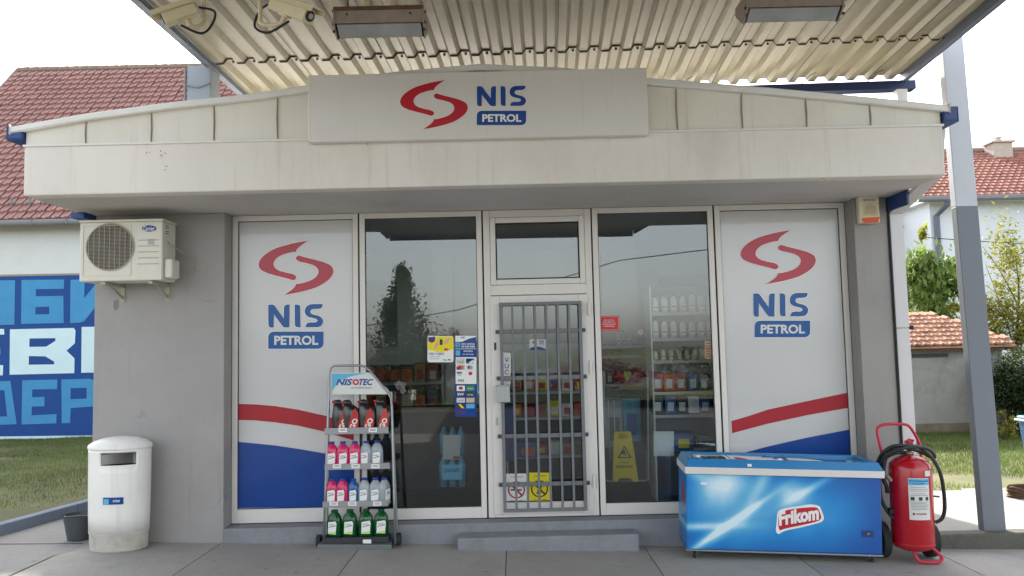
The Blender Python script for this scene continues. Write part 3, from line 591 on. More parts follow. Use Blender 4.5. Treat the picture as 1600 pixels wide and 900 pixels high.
# back gutter
vs = []; prof = [(0, 0), (.12, 0), (.12, .085), (.11, .085), (.11, .01), (.01, .01), (.01, .085), (0, .085)]
for uu in (CL-.1, CR+.14):
    for a, b in prof: vs.append(cp(uu, .475+a, -.115+b))
fs = [(i, (i+1) % 8, 8+(i+1) % 8, 8+i) for i in range(8)]+[(0, 1, 4, 5), (1, 2, 3, 4), (0, 5, 6, 7), (8, 13, 12, 9), (9, 12, 11, 10), (8, 15, 14, 13)]
link('gutter', vs, fs, 'canopy_gutter', can)
sq(MB(), cp(CR-.0, .52, -.24), cp(CR-.0, .52, -.117), .05, .045).to('gutter_outlet', 'pipe', can)
for uu in (1.7, 2.9, 3.55):
    MB().tube([cp(uu, .50, -.04), cp(uu+.03, .46, -.03), cp(uu+.05, .30, -.012), cp(uu+.09, .24, -.006)], .004, 6).to('gutter_hanger', 'rust', can)
# pillars
def pillar(x0, x1, y0, y1, zb, zm, zt, shift, lower):
    f = lambda z: shift*(z-zb)/(zt-zb)
    p = MB().hexa([(x0+f(zm), y0, zm), (x1+f(zm), y0, zm), (x1+f(zm), y1, zm), (x0+f(zm), y1, zm), (x0+f(zt), y0, zt), (x1+f(zt), y0, zt), (x1+f(zt), y1, zt), (x0+f(zt), y1, zt)]).to('pillar', 'pillar_light', can, bevel=.006)
    if lower: MB().hexa([(x0, y0-.001, zb), (x1+.001, y0-.001, zb), (x1+.001, y1, zb), (x0, y1, zb), (x0+f(zm), y0-.001, zm), (x1+.001+f(zm), y0-.001, zm), (x1+.001+f(zm), y1, zm), (x0+f(zm), y1, zm)]).to('pillar_lower_coat', 'pillar_dark', p, bevel=.006)
    return p
pR = pillar(4.175, 4.375, -.19, -.10, .05, 3.06, W(1509, 46, -.19).z, -.095, True)
mt['pillar_blue'] = M('blue grey column paint', (150, 160, 172), .55, .05, 3, 0, dirt=.3, dirtc=(120, 124, 130), dscale=3)
pL = pillar(-2.90, -2.685, -.42, -.2, 3.5, 3.52, 4.47, 0, False); pL.data.materials[0] = mt['pillar_blue']
MB().tube([(-2.90, -.43, 4.28), (-2.80, -.43, 4.26), (-2.685, -.43, 4.30)], .006, 6).to('tie_wire', 'steel_grey', pL)
MB().tube([(-2.915, -.42, 4.0), (-2.915, -.42, 4.45)], .012, 6).to('conduit', 'steel_grey', pL)
# ================================================================== FLOODLIGHTS and CAMERAS under the canopy
def floodlight(x0, x1, yc, zt, label):
    t = thing('floodlight', label, 'floodlight', (x0, yc, zt), group='floodlights under the canopy')
    xm = x1-x0; sec = [(0, 0), (0, -.105), (.10, -.165), (.26, -.05), (.26, 0)]
    def pr(x, q): return (x, yc+q[0], zt+q[1])
    vs = [pr(x0, q) for q in sec]+[pr(x1, q) for q in sec]
    link('housing', vs, [(i, (i+1) % 5, 5+(i+1) % 5, 5+i) for i in (0, 2, 3, 4)]+[(4, 3, 2, 1, 0), (5, 6, 7, 8, 9)], 'lamp_body', t)
    MB().add([(x0+.012, yc+.006, zt-.113), (x1-.012, yc+.006, zt-.113), (x1-.012, yc+.094, zt-.166), (x0+.012, yc+.094, zt-.166), (x0+.012, yc+.010, zt-.105), (x1-.012, yc+.010, zt-.105), (x1-.012, yc+.098, zt-.158), (x0+.012, yc+.098, zt-.158)], [(0, 1, 2, 3), (7, 6, 5, 4), (0, 4, 5, 1), (1, 5, 6, 2), (2, 6, 7, 3), (3, 7, 4, 0)]).to('lens', 'lamp_glass', t)
    MB().box(x0-.008, yc-.012, zt-.018, x1+.008, yc+.27, zt+.006).to('top_flange', 'rust', t, bevel=.003)
    for x in (x0-.01, x1): MB().add([(x, yc-.008, zt), (x, yc-.008, zt-.11), (x, yc+.10, zt-.178), (x, yc+.265, zt-.06), (x, yc+.265, zt), (x+.01, yc-.008, zt), (x+.01, yc-.008, zt-.11), (x+.01, yc+.10, zt-.178), (x+.01, yc+.265, zt-.06), (x+.01, yc+.265, zt)], [(0, 1, 2, 3, 4), (9, 8, 7, 6, 5)]+[(i, 5+i, 5+(i+1) % 5, (i+1) % 5) for i in range(5)]).to('end_plate', 'lamp_body', t)
    for x in (x0+.08, x1-.08): MB().tube([(x, yc-.006, zt-.045), (x, yc+.002, zt-.045)], .007, 8).to('screw', 'black', t)
    for x, z in ((x0-.014, -.1), (x0-.014, -.01), (x1+.014, -.03), (x1+.014, -.1), (x1+.01, -.15), (x0-.01, -.15)): MB().tube([(x-.008, yc+.02, zt+z), (x+.008, yc+.02, zt+z)], .01, 6).to('clip', 'rust', t)
    for x in (x0+.19, x0+.37): MB().tube([(x, yc+.12, zt), (x, yc+.12, 4.52)], .02, 10).to('bracket', 'cam_body', t)
    MB().tube(smooth_path([(x0+.08, yc+.05, zt), (x0+.09, yc+.02, zt+.1), (x0+.16, yc+.1, zt+.2), (x0+.2, yc+.1, 4.53)]), .005, 6).to('wire', 'cable', t)
    return t
a = W(523, 16, -2.4); b = W(660, 16, -2.4); floodlight(a.x, b.x, -2.4, W(600, 11, -2.4).z, 'rusty brown floodlight hanging under the canopy above the left of the signboard')
a = W(1169, 0, -2.4); b = W(1316, 0, -2.4); floodlight(a.x, b.x, -2.4, W(1240, -14, -2.4).z, 'brown floodlight under the canopy right of the signboard, cut by the top edge')
def cctv(front, back, sunshade_w, elbow, pole, label):
    """housing from back to front point, resting on an angled bracket from a drop pipe"""
    f_, b_ = Vector(front), Vector(back); d = (f_-b_).normalized(); up = Vector((0, 0, 1)); up = (up-d*up.dot(d)).normalized(); s_ = d.cross(up)
    t = thing('security_camera', label, 'camera', tuple(pole), group='security cameras under the canopy')
    def B(p, w_, h): return [p+s_*w_+up*h for w_, h in ((-w_, -h), (w_, -h), (w_, h), (-w_, h))]
    def ring(p, w_, h): return [p-s_*w_-up*h, p+s_*w_-up*h, p+s_*w_*1.0+up*h*.6, p+s_*w_*.6+up*h, p-s_*w_*.6+up*h, p-s_*w_+up*h*.6]
    vs = ring(b_, .042, .042)+ring(f_, .045, .045)
    link('housing', vs, [(i, (i+1) % 6, 6+(i+1) % 6, 6+i) for i in range(6)]+[tuple(range(6))[::-1], tuple(range(6, 12))], 'cam_body', t, bevel=.004)
    vs = []
    for p in (b_-d*.01, f_+d*.055):
        vs += [p-s_*.055+up*.025, p-s_*.05+up*.058, p+s_*.05+up*.058, p+s_*.055+up*.025, p+s_*.049+up*.025, p+s_*.044+up*.051, p-s_*.044+up*.051, p-s_*.049+up*.025]
    link('sun_shield', vs, [(i, (i+1) % 8, 8+(i+1) % 8, 8+i) for i in range(8)]+[tuple(range(8))[::-1], tuple(range(8, 16))], 'cam_body', t)
    MB().tube([f_-d*.002, f_+d*.006], .034, 14).to('window', 'black', t); MB().tube([f_+d*.004, f_+d*.012], .018, 12).to('lens', 'lamp_glass', t)
    m_ = b_.lerp(f_, .38)-up*.042; e = Vector(elbow)
    MB().hexa([m_+d*.04-s_*.02, m_+d*.04+s_*.02, m_-d*.04+s_*.02, m_-d*.04-s_*.02, m_+d*.04-s_*.02-up*.012, m_+d*.04+s_*.02-up*.012, m_-d*.04+s_*.02-up*.012, m_-d*.04-s_*.02-up*.012][::-1]).to('mounting_plate', 'cam_body', t)
    MB().tube([m_-up*.01, m_-up*.055], .018, 10).to('swivel', 'cam_body', t)
    p = Vector(pole); MB().tube(smooth_path([m_-up*.05, m_.lerp(e, .45)-up*.045, e, e+(p-e)*.12, p], 6), .014, 10).to('bracket_arm', 'cam_body', t, smooth=True)
    MB().tube(smooth_path([b_-d*.02, b_-d*.10-up*.06, e-up*.035+d*-.04, e.lerp(m_, .5)-up*.09, m_-up*.03+d*.05]), .008, 8).to('cable', 'cable', t, smooth=True)
    return t
cctv(W(255, 30, -2.5), W(306, 13, -2.45), .05, W(317, 36, -2.4), W(325, -40, -2.4)+Vector((0, 0, .4)), 'ivory security camera pointing left at the canopy corner')
cctv(W(484, 25, -2.75), W(428, 6, -2.6), .05, W(407, 35, -2.6), W(404, -40, -2.6)+Vector((0, 0, .4)), 'ivory security camera pointing right, beside the left floodlight')
# ================================================================== AIR CONDITIONER
ac = thing('air_conditioner', 'ivory outdoor air conditioner unit bracketed on the left grey wall', 'air conditioner', (-3.4, -.62, 2.5))
ax0, ax1, az0, az1, ay0, ay1 = -3.75, -3.03, 2.508, 3.045, -.60, -.32
box('casing', (ax0, ay0, az0, ax1, ay1, az1-.02), 'ac', ac, .012); box('lid', (ax0-.006, ay0-.006, az1-.02, ax1+.006, ay1+.006, az1), 'ac', ac, .006)
fcx, fcz, fr_ = W(172.5, 386, ay0).x, W(172.5, 386, ay0).z, .208
pn = MB().tube([(fcx, ay0-.003, fcz), (fcx, ay0-.001, fcz)], .205, 40)
frame_bars(ax0+.03, ax0+.452, az0+.045, az1-.05, .006, .006, .006, ay0-.006, ay0).to('fan_panel_rim', 'ac', ac)
pn.to('fan_opening', 'ac_dark', ac)
mb = MB()
for i in range(34):
    z = -.195+i*.39/33; h = math.sqrt(max(0, .203**2-z*z)); mb.box(fcx-h, ay0-.012, fcz+z-.0024, fcx+h, ay0-.008, fcz+z+.0012)
for k in range(-4, 5):
    x = k*.045; h = math.sqrt(.203**2-x*x); mb.box(fcx+x-.0022, ay0-.016, fcz-h, fcx+x+.0022, ay0-.012, fcz+h)
mb.tube([(fcx+.205*math.cos(a), ay0-.010, fcz+.205*math.sin(a)) for a in [2*PI*i/40 for i in range(40)]], .005, 6, closed=True)
mb.to('fan_guard', 'ac_grill', ac, kind='stuff')
for kx in range(3):
    a = kx*2*PI/3+.4; MB().add([(fcx+.02*math.cos(a), ay0-.006, fcz+.02*math.sin(a)), (fcx+.18*math.cos(a), ay0-.004, fcz+.18*math.sin(a)), (fcx+.18*math.cos(a+.8), ay0-.0065, fcz+.18*math.sin(a+.8)), (fcx+.02*math.cos(a+.8), ay0-.0065, fcz+.02*math.sin(a+.8))], [(0, 1, 2, 3)]).to('fan_blade', 'dark', ac)
Pa = PX(ay0-.0005)
for i in range(5): MB().box(fcx+.24, ay0-.005, az0+.14+i*.052, ax1-.03, ay0, az0+.146+i*.052).to('vent_line', 'ac_grill', ac)
poly('badge', ell(233, 357, 11.5, 5, 24), Pa, 'v_blue', ac, 0, .003); text('Carrier', 224, 353.5, 242, 360.5, Pa, 'white', ac, bold=.01, shear=.3, d0=.003, d1=.0045)
poly('spec_label', rect(231, 373, 241, 382), Pa, 'scale_lbl', ac)
MB().box(ax1, ay0+.03, az0+.02, ax1+.075, ay0+.2, az0+.19).to('valve_cover', 'ac', ac, bevel=.02)
for z in (3.0, 2.98, 2.95, 2.93): box('side_label', (ax1+.001, ay0+.06, z-.008, ax1+.003, ay0+.12, z-.002), 'dark', ac)
for x in (ax0+.2, ax1-.11):
    MB().box(x-.018, ay0+.02, az0-.028, x+.018, WY, az0-.004).add([(x-.006, ay0+.12, az0-.028), (x+.006, ay0+.12, az0-.028), (x+.006, WY, az0-.14), (x-.006, WY, az0-.14), (x-.006, ay0+.15, az0-.028), (x+.006, ay0+.15, az0-.028), (x+.006, WY, az0-.11), (x-.006, WY, az0-.11)], [(0, 1, 2, 3), (7, 6, 5, 4), (0, 4, 5, 1), (1, 5, 6, 2), (2, 6, 7, 3), (3, 7, 4, 0)]).box(x-.02, WY-.008, az0-.16, x+.02, WY, az0-.02).to('bracket', 'ac_grill', ac)
MB().tube(smooth_path([(ax1+.0, ay0+.1, 2.86), (ax1+.06, ay0+.15, 2.80), (ax1+.13, WY-.02, 2.70), (ax1+.135, WY-.012, 2.62), (ax1+.1, WY-.03, 2.60)]), .006, 6).to('cable', 'ac_grill', ac, smooth=True)
# ================================================================== ALARM SIREN
sr = thing('alarm_siren', 'ivory alarm siren box with amber lamp on the right column', 'alarm', (3.3, WY, 3.0))
sY = WY-.07; c0 = W(1341, 306, sY); c1 = W(1376, 348, sY)
box('case', (c0.x, sY, c1.z, c1.x, WY, c0.z), 'siren', sr, .014)
Ps = PX(sY-.0005)
poly('speaker_dome', [[(1349+11.5*(1-math.cos(a)), 337-19*math.sin(a)) for a in [PI*i/14 for i in range(15)]]], Ps, 'beige', sr, 0, .006)
mb = MB()
for i in range(9): mb.add([Ps(1352, 322+i*1.5, .0065), Ps(1369, 322+i*1.5, .0065), Ps(1369, 322.4+i*1.5, .0065), Ps(1352, 322.4+i*1.5, .0065)], [(0, 1, 2, 3)])
mb.to('speaker_slot', 'mid', sr)
poly('amber_lamp', [[(1348, 341), (1374, 339.5), (1372, 347), (1350, 348)]], Ps, 'amber', sr, 0, .012, bevel=.003)
text('BENTEL', 1354, 311, 1368, 313.5, Ps, 'mid', sr, bold=0); poly('logo_mark', ell(1350.5, 312.5, 1.6, 1.6, 12), Ps, 'mid', sr)
MB().tube([W(1325, 312, WY-.015), W(1333, 304, WY-.015), W(1350, 302.5, WY-.015), W(1373, 302, WY-.015)], .008, 6).to('cable_conduit', 'siren', sr)
# ================================================================== LITTER BIN
bz = gz(-3.3); byc = -.43; lbin = thing('litter_bin', 'white oval plastic litter bin with a see through slot and small blue label', 'litter bin', (-3.36, byc, bz+.002))
lbin.scale = (1.05, 1.0, 1.0); lbin.location.x = W(188, 780, byc-.1).x-.055
n = 64; secs = [(bz+.16, .238, .19), (bz+.30, .242, .193), (bz+.5, .245, .195), (bz+.66, .247, .196), (bz+.735, .247, .197), (bz+.79, .247, .197), (bz+.84, .248, .197), (bz+.862, .248, .197)]
vs = []; 
for z, a, b in secs:
    for k in range(n):
        A = 2*PI*k/n; vs.append((-3.36+a*math.cos(A), byc+b*math.sin(A), z))
fs = []
for i in range(len(secs)-1):
    for k in range(n):
        ang = (k+.5)/n*360
        front = abs(ang-278) < 42 if False else (252 < ang < 318); back = 84 < ang < 150
        if (i in (4, 5) and front) or (i in (3, 4) and back): continue
        fs.append((i*n+k, i*n+(k+1) % n, (i+1)*n+(k+1) % n, (i+1)*n+k))
o = link('body', vs, fs, 'bin', lbin, smooth=True); s_ = o.modifiers.new('solid', 'SOLIDIFY'); s_.thickness = .008; s_.offset = -1
MB().loft([(bz+.862, .252, .201), (bz+.868, .255, .204), (bz+.885, .255, .204), (bz+.90, .247, .197), (bz+.928, .205, .165), (bz+.950, .14, .115), (bz+.960, .07, .055), (bz+.962, .01, .01)], 48, 2, cx=-3.36, cy=byc).to('lid', 'bin', lbin, smooth=True)
MB().loft([(bz+.002, .224, .176), (bz+.02, .228, .18), (bz+.148, .233, .186), (bz+.158, .240, .192)], 48, 2, cx=-3.36, cy=byc).to('foot', 'bin_foot', lbin, smooth=True)
MB().loft([(bz+.2, .2, .16), (bz+.69, .212, .167)], 32, 2, cx=-3.36, cy=byc).to('liner', 'foil', lbin, smooth=False)
MB().loft([(bz+.69, .213, .168), (bz+.705, .214, .169)], 32, 2, caps=False, cx=-3.36, cy=byc).to('liner_rim', 'black', lbin)
def binmap(px, py, d):
    p = W(px, py, byc-.19); A = .15+(px-204)*.0215; return Vector((-3.36+(.2465+d)*math.sin(A), byc-(.1965+d)*math.cos(A), p.z))
mbx = MB()
for i in range(8):
    xa, xb = 189+i*30/8, 189+(i+1)*30/8; mbx.add([binmap(xa, 777, .003), binmap(xb, 776.4, .003), binmap(xb, 787.4, .003), binmap(xa, 788, .003)], [(0, 1, 2, 3)])
mbx.to('label_sticker', 'v_blue', lbin)
poly('label_panel', rect(190, 779, 198, 787), binmap, 'lightblue', lbin, .003, .0045); text('OTPAD', 204, 780.5, 214, 784, binmap, 'white', lbin, d0=.003, d1=.0045)
bk = thing('bucket', 'grey plastic bucket behind the litter bin', 'bucket', (-3.95, -.1, .22))
bc = W(124, 840, -.12); bc.z = .222
MB().loft([(bc.z, .10, .10), (bc.z+.02, .102, .102), (bc.z+.20, .135, .135)], 28, 2, caps=False, cx=bc.x, cy=bc.y).loft([(bc.z+.2, .142, .142), (bc.z+.215, .144, .144)], 28, 2, caps=False, cx=bc.x, cy=bc.y).loft([(bc.z+.001, .1, .1), (bc.z+.002, .1, .1)], 28, 2, cx=bc.x, cy=bc.y).to('shell', 'bucket', bk, smooth=True)
MB().tube(smooth_path([(bc.x-.14, bc.y, bc.z+.205), (bc.x-.06, bc.y-.12, bc.z+.22), (bc.x+.06, bc.y-.12, bc.z+.225), (bc.x+.14, bc.y, bc.z+.205)]), .004, 6).to('handle', 'steel_grey', bk)
# ================================================================== BOTTLE RACK
rk = thing('display_rack', 'grey metal display rack of car fluids with a slanted header sign', 'display rack', (-1.35, -.5, .14))
YT, YB = -.25, -.385
def ry(py): return YT+(YB-YT)*max(0, (py-590))/(850-590)     # the uprights lean forward going down
lt = lambda py: W(515-(py-575)*.034, py, ry(py)); rt = lambda py: W(612+(py-632)*.026, py, ry(py))
fr = [lt(845), lt(760), lt(680), lt(620), lt(582), W(517, 575, YT), W(522, 571.5, YT), W(563, 571, YT), W(570, 573, YT), W(578, 579, YT), W(605, 612, YT), W(611, 622, YT), rt(635), rt(700), rt(780), rt(850)]
MB().tube(fr, .0105, 10).to('frame_tube', 'chrome', rk, smooth=True)
DB = .13
for fn in (lt, rt): MB().tube([fn(612)+Vector((0, .01, 0)), fn(850)+Vector((0, DB, 0))*1.0], .009, 8).to('rear_upright', 'chrome', rk)
MB().tube([W(566, 640, YT+.06), W(563, 800, YT+.02)], .008, 8).to('rear_upright', 'dark', rk)
levels = [(672.5, 5.5, 507, 604), (728.5, 5, 507, 606), (787, 5, 504, 603)]
shz = []
for py, hh, xa, xb in levels:
    y = ry(py)-.02; zc = W(560, py, y).z; x0 = W(xa, py, y).x; x1 = W(xb+3, py, y).x; h = hh/1250*(y+7.5)
    box('shelf', (x0, y, zc-h, x1, y+.012, zc+h*.8), 'rack_sh', rk, .002); box('shelf_tray', (x0, y+.012, zc-h, x1, y+.21, zc-h+.006), 'rack_sh', rk)
    shz.append((y, zc-h+.006, x0, x1))
for py, xa in ((672, 529), (672, 576), (728.5, 520), (728.5, 549), (728.5, 580), (787, 515), (787, 544), (787, 583)):
    y = ry(py)-.0212; a = PX(y); poly('price_tag', rect(xa, py-3.2, xa+13, py+3.2), a, 'white', rk, 0, .0015)
    mb = MB()
    for q in (-1.4, .4): mb.add([a(xa+2, py+q, .002), a(xa+11, py+q, .002), a(xa+11, py+q+.7, .002), a(xa+2, py+q+.7, .002)], [(0, 1, 2, 3)])
    mb.to('price_print', 'dark', rk)
g0 = gz(-1.4); ba = W(494, 856, Z=g0+.02); bb = W(612, 857, Z=g0+.0)
by0 = W(550, 858.5, Z=g0).y
MB().box(ba.x+.05, by0+.02, g0+.05, bb.x-.03, by0+.16, g0+.096).to('lower_tray', 'dark', rk)
MB().hexa([(ba.x, by0, g0+.0), (bb.x, by0, g0-.01), (bb.x, by0+.17, g0-.01), (ba.x, by0+.17, g0), (ba.x+.01, by0, g0+.045), (bb.x, by0, g0+.03), (bb.x-.02, by0+.17, g0+.06), (ba.x+.03, by0+.17, g0+.07)]).to('base_plate', 'rack_base', rk, bevel=.005)
poly('price_tag', rect(567, 843, 580, 849), PX(by0-.001), 'white', rk)
for x in (ba.x+.0, bb.x+.045): MB().tube([(x-.015, by0+.1, g0+.055), (x+.02, by0+.1, g0+.055)], .055, 20).to('wheel', 'tyre', rk)
Ph = PX(YT+.008)
poly('header_sign', [[(518, 583), (577, 582), (606, 608), (611, 616), (519, 616.5)]], Ph, 'offwhite', rk, -.006, .004)
poly('header_sweep', [[(519, 584), (574, 583), (548, 588), (530, 596), (519, 610)]], Ph, 'lightblue', rk, .004, .005)
text('NIS', 525, 592, 551, 602, Ph, 's_blue', rk, shear=.3, bold=.03, d0=.005, d1=.007); text('TEC', 561, 592, 583, 602, Ph, 's_blue', rk, shear=.3, bold=.03, d0=.005, d1=.007)
poly('letter_o_ring', [ell(556, 597, 5, 4.8, 18)[0], ell(556, 597, 2.6, 2.4, 12)[0]], Ph, 's_red', rk, .005, .007)
text('VAŠ AUTOMOBIL NE SLUTI', 548, 604.5, 581, 607, Ph, 'mid', rk, bold=0, d0=.005, d1=.0065)
mb = MB()
for zc in (.9, .93): pass
def make_bottle(mat, capm, h, hw, hd, lab2, name='bottle', pour=False):
    t = thing(name, '', 'bottle', (0, 0, 0), local=True)
    MB().loft([(0, hw*.92, hd*.9), (.008, hw, hd), (h*.42, hw, hd), (h*.62, hw*.97, hd), (h*.75, hw*.86, hd*.9), (h*.85, hw*.62, hd*.7), (h*.91, hw*.36, hw*.36), (h*.935, hw*.33, hw*.33)], 20, 3.2).to('body', mat, t, smooth=True)
    MB().loft([(h*.925, hw*.46, hw*.46), (h*.99, hw*.46, hw*.46), (h, hw*.40, hw*.40)], 16, 2).to('cap', capm, t, smooth=True)
    f = lambda x, z, d: Vector((x, -hd-d, z)) if True else None
    lbl = [[(-hw*.62, h*.12), (hw*.5, h*.10), (hw*.62, h*.5), (hw*.5, h*.60), (-hw*.55, h*.56)]]
    l_ = poly('label', lbl, f, 'white', t, -.004, .0012)
    poly('label_band', [[(-hw*.5, h*.36), (hw*.52, h*.42), (hw*.52, h*.45), (-hw*.5, h*.38)]], f, 'dark', t, .001, .002)
    poly('label_band', [[(-hw*.5, h*.13), (hw*.46, h*.12), (hw*.5, h*.2), (-hw*.5, h*.17)]], f, lab2, t, .001, .002)
    text('auto', -hw*.42, h*.50, hw*.3, h*.45, f, 'dark', t, bold=0, d0=.001, d1=.002)
    return t
def make_pack():
    t = thing('spray_pack', '', 'bottle', (0, 0, 0), local=True); h = .27
    MB().loft([(0, .045, .03), (.02, .052, .034), (.11, .058, .034, .004), (.17, .056, .032, .006), (.20, .040, .026, -.004), (.225, .024, .02, -.012)], 18, 2.6).to('body', 'blackpack', t, smooth=True)
    MB().loft([(.215, .024, .02, -.010), (.24, .028, .022, -.016), (.258, .018, .016, -.018)], 14, 2.4).to('trigger_head', 'blackpack', t, smooth=True)
    MB().box(-.052, -.010, .236, -.036, .008, .252).to('nozzle', 'redpack', t, bevel=.003); MB().box(-.045, -.01, .205, -.035, .01, .245).to('trigger', 'redpack', t, bevel=.002)
    f = lambda x, z, d: Vector((x, -.034-d, z))
    poly('label', [[(-.022, .012), (.03, .010), (.045, .06), (.048, .13), (.036, .19), (.018, .172), (.000, .12), (-.018, .06)]], f, 'redpack', t, -.01, .001)
    a, s = math.cos(1.15), math.sin(1.15)
    g = lambda x, z, d: f(.012+x*a*1+z*-s*0+x*0, .07+x*s+z*a, d) if False else f(.018+x*a-z*s, .075+x*s+z*a, d)
    text('GO', -.045, .017, .035, -.017, g, 'white', t, bold=.03, d0=.001, d1=.0025)
    return t
def sc_px(py_bottom, y): return (y+7.5)/1250
protos = dict(pink=make_bottle('pink', 'cap_blue', .228, .051, .036, 'pink'), clear=make_bottle('clear', 'cap_blue', .228, .049, .036, 'scale_lbl'), blue=make_bottle('bluefl', 'cap_blue', .222, .045, .034, 'bluefl'), green=make_bottle('greenfl', 'cap_dgreen', .25, .067, .045, 'lime'), pack=make_pack())
used = set(); ordw = ['leftmost', 'second', 'third', 'fourth', 'fifth', 'rightmost']
rows = [(0, [('pack', 533), ('pack', 551), ('pack', 575), ('pack', 599)], 'top shelf'), (1, [('pink', 518), ('pink', 536), ('pink', 554.5), ('clear', 572), ('clear', 589)], 'second shelf'),
        (2, [('pink', 518), ('pink', 535), ('blue', 552), ('clear', 569), ('clear', 586), ('clear', 600)], 'third shelf'), (3, [('green', 522), ('green', 546), ('green', 571), ('green', 594.5)], 'bottom shelf')]
cname = dict(pack='black and red spray pack', pink='pink screenwash bottle', clear='clear fluid bottle with white label', blue='blue fluid bottle', green='dark green fluid bottle')
for li, items, sh in rows:
    if li < 3: y = shz[li][0]+.06; z = shz[li][1]+.001
    else: y = by0+.085; z = g0+.098
    cnt = {}
    for kx, px in items:
        n_of = sum(1 for q in items if q[0] == kx); cnt[kx] = cnt.get(kx, 0)+1
        pos = '' if n_of == 1 else (ordw[cnt[kx]-1]+' ' if cnt[kx] < n_of else 'rightmost ')
        o = protos[kx] if kx not in used else copy_tree(protos[kx]); used.add(kx)
        o.scale = (1.42, 1.3, 1.15) if kx == 'pack' else ((.98, 1, .90) if kx == 'green' else (1.12, 1.05, 1.03))
        o.location = (W(px, 700, y-.03).x + (W(px, 700, y).x-W(px, 700, y-.03).x), y+random.uniform(-.004, .004), z); o.rotation_euler = (0, 0, random.uniform(-.3, .22))
        if kx == 'pack': o.rotation_euler = (0, random.uniform(-.1, .02), random.uniform(-.2, .2))
        if px == 600: o.rotation_euler = (0, 0, 1.1)
        o['label'] = (pos+cname[kx]+' on the rack\'s '+sh).strip(); o['group'] = 'bottles on the display rack'
# ================================================================== FREEZER
fz = thing('chest_freezer', 'blue chest freezer with red brand patch and sliding glass lid', 'freezer', tuple(W(1073, 858, -.68)), (0, math.radians(2.0), math.radians(-4.2)), local=True)
FW, FD, FH = 1.585, .50, .685
fbody = MB().box(0, 0, 0, FW, FD, FH-.06).to('body', 'freezer', fz, bevel=.012)
box('base_trim', (-.004, -.004, -.014, FW+.004, FD+.004, 0), 'chrome', fz, .003)
frame_bars(-.022, FW+.022, 0, 0, 0, 0, 0) if False else None
b = MB(); b.box(-.014, -.022, FH-.062, FW+.018, -.002, FH-.005).box(-.014, FD+.002, FH-.062, FW+.03, FD+.02, FH-.005).box(-.014, -.002, FH-.062, -.001, FD+.002, FH-.005).box(FW+.001, -.002, FH-.062, FW+.03, FD+.002, FH-.005); b.to('metal_band', 'alu', fz, bevel=.004)
# blue rim: sloping frame with open middle
ro = [(-.012, -.018), (FW+.018, -.018), (FW+.018, FD+.012), (-.012, FD+.012)]; rm = [(.02, .012), (FW-.016, .012), (FW-.016, FD-.018), (.02, FD-.018)]; ri = [(.075, .06), (FW-.07, .06), (FW-.07, FD-.06), (.075, FD-.06)]
vs = [(x, y, FH-.005) for x, y in ro]+[(x, y, FH+.062) for x, y in rm]+[(x, y, FH+.056) for x, y in ri]+[(x, y, FH-.07) for x, y in ri]
fs = []
for a in range(3):
    for i in range(4): fs.append((a*4+i, a*4+(i+1) % 4, a*4+4+(i+1) % 4, a*4+4+i))
fs.append((12, 13, 14, 15)); link('rim', vs, fs, 'fr_blue', fz, bevel=.006)
for x0, x1, dz in ((.08, FW*.55, .0), (FW*.48, FW-.075, -.012)):
    vs = []; nseg = 8
    for i in range(nseg+1):
        y = .06+(FD-.12)*i/nseg; z = FH+.035+dz+.02*math.sin(PI*i/nseg)
        vs += [(x0, y, z), (x1, y, z), (x0, y, z+.004), (x1, y, z+.004)]
    fs = []
    for i in range(nseg):
        a = i*4; fs += [(a, a+1, a+5, a+4), (a+2, a+6, a+7, a+3), (a, a+4, a+6, a+2), (a+1, a+3, a+7, a+5)]
    l_ = link('glass_lid', vs, fs, 'glass_dirty', fz, smooth=True)
    MB().box(x0-.012, .06, FH+.03+dz, x0+.006, FD-.06, FH+.062+dz).to('lid_edge', 'fr_blue', l_, bevel=.003); MB().box(x0+.02, .1, FH+.058+dz, x0+.05, .13, FH+.075+dz).to('lid_handle', 'white', l_, bevel=.003)
ff = lambda u, v, d: Vector((u, -d-.0005, v))
# brand patch: wavy red flag with white border
def fpx(px, py): # photo pixels on the freezer front -> local u, v
    u = (px-1073)/(1370-1073)
    yt = 734+u*7; yb = 858+u*9
    return (u*FW*1.0, (FH-.065)*(yb-py)/(yb-yt))
outer = [(1212, 795), (1225, 790), (1245, 787), (1262, 783.5), (1276, 786), (1279, 793), (1283, 805), (1281, 812), (1270, 816), (1252, 821), (1234, 825), (1222, 828), (1213, 834), (1209, 828), (1211, 815)]
inner = [(1215, 798), (1228, 793), (1248, 790), (1272, 788), (1276, 795), (1279, 805), (1277, 810), (1266, 814), (1250, 818), (1232, 822), (1220, 825), (1215, 828), (1213, 815)]
def chaikin(L, n_=2):
    for _ in range(n_):
        o_ = []
        for (x0, y0), (x1, y1) in zip(L, L[1:]+L[:1]): o_ += [(x0*.78+x1*.22, y0*.78+y1*.22), (x0*.22+x1*.78, y0*.22+y1*.78)]
        L = o_
    return L
outer = chaikin(outer); inner = chaikin(inner)
poly('brand_patch_border', [[fpx(*p) for p in outer]], ff, 'white', fz, 0, .001); poly('brand_patch', [[fpx(*p) for p in inner]], ff, 's_red', fz, 0, .002)
def ftx(px, py, d): u, v = fpx(px, py-(px-1245)*.17); return ff(u, v, d)
text('Frikom', 1214.5, 791, 1275, 814.5, ftx, 'white', fz, bold=.045, d0=.002, d1=.0035)
u, v = fpx(1100, 750); poly('serial_label', rect(u-.025, v-.009, u+.025, v+.009), ff, 'white', fz, 0, .0015)
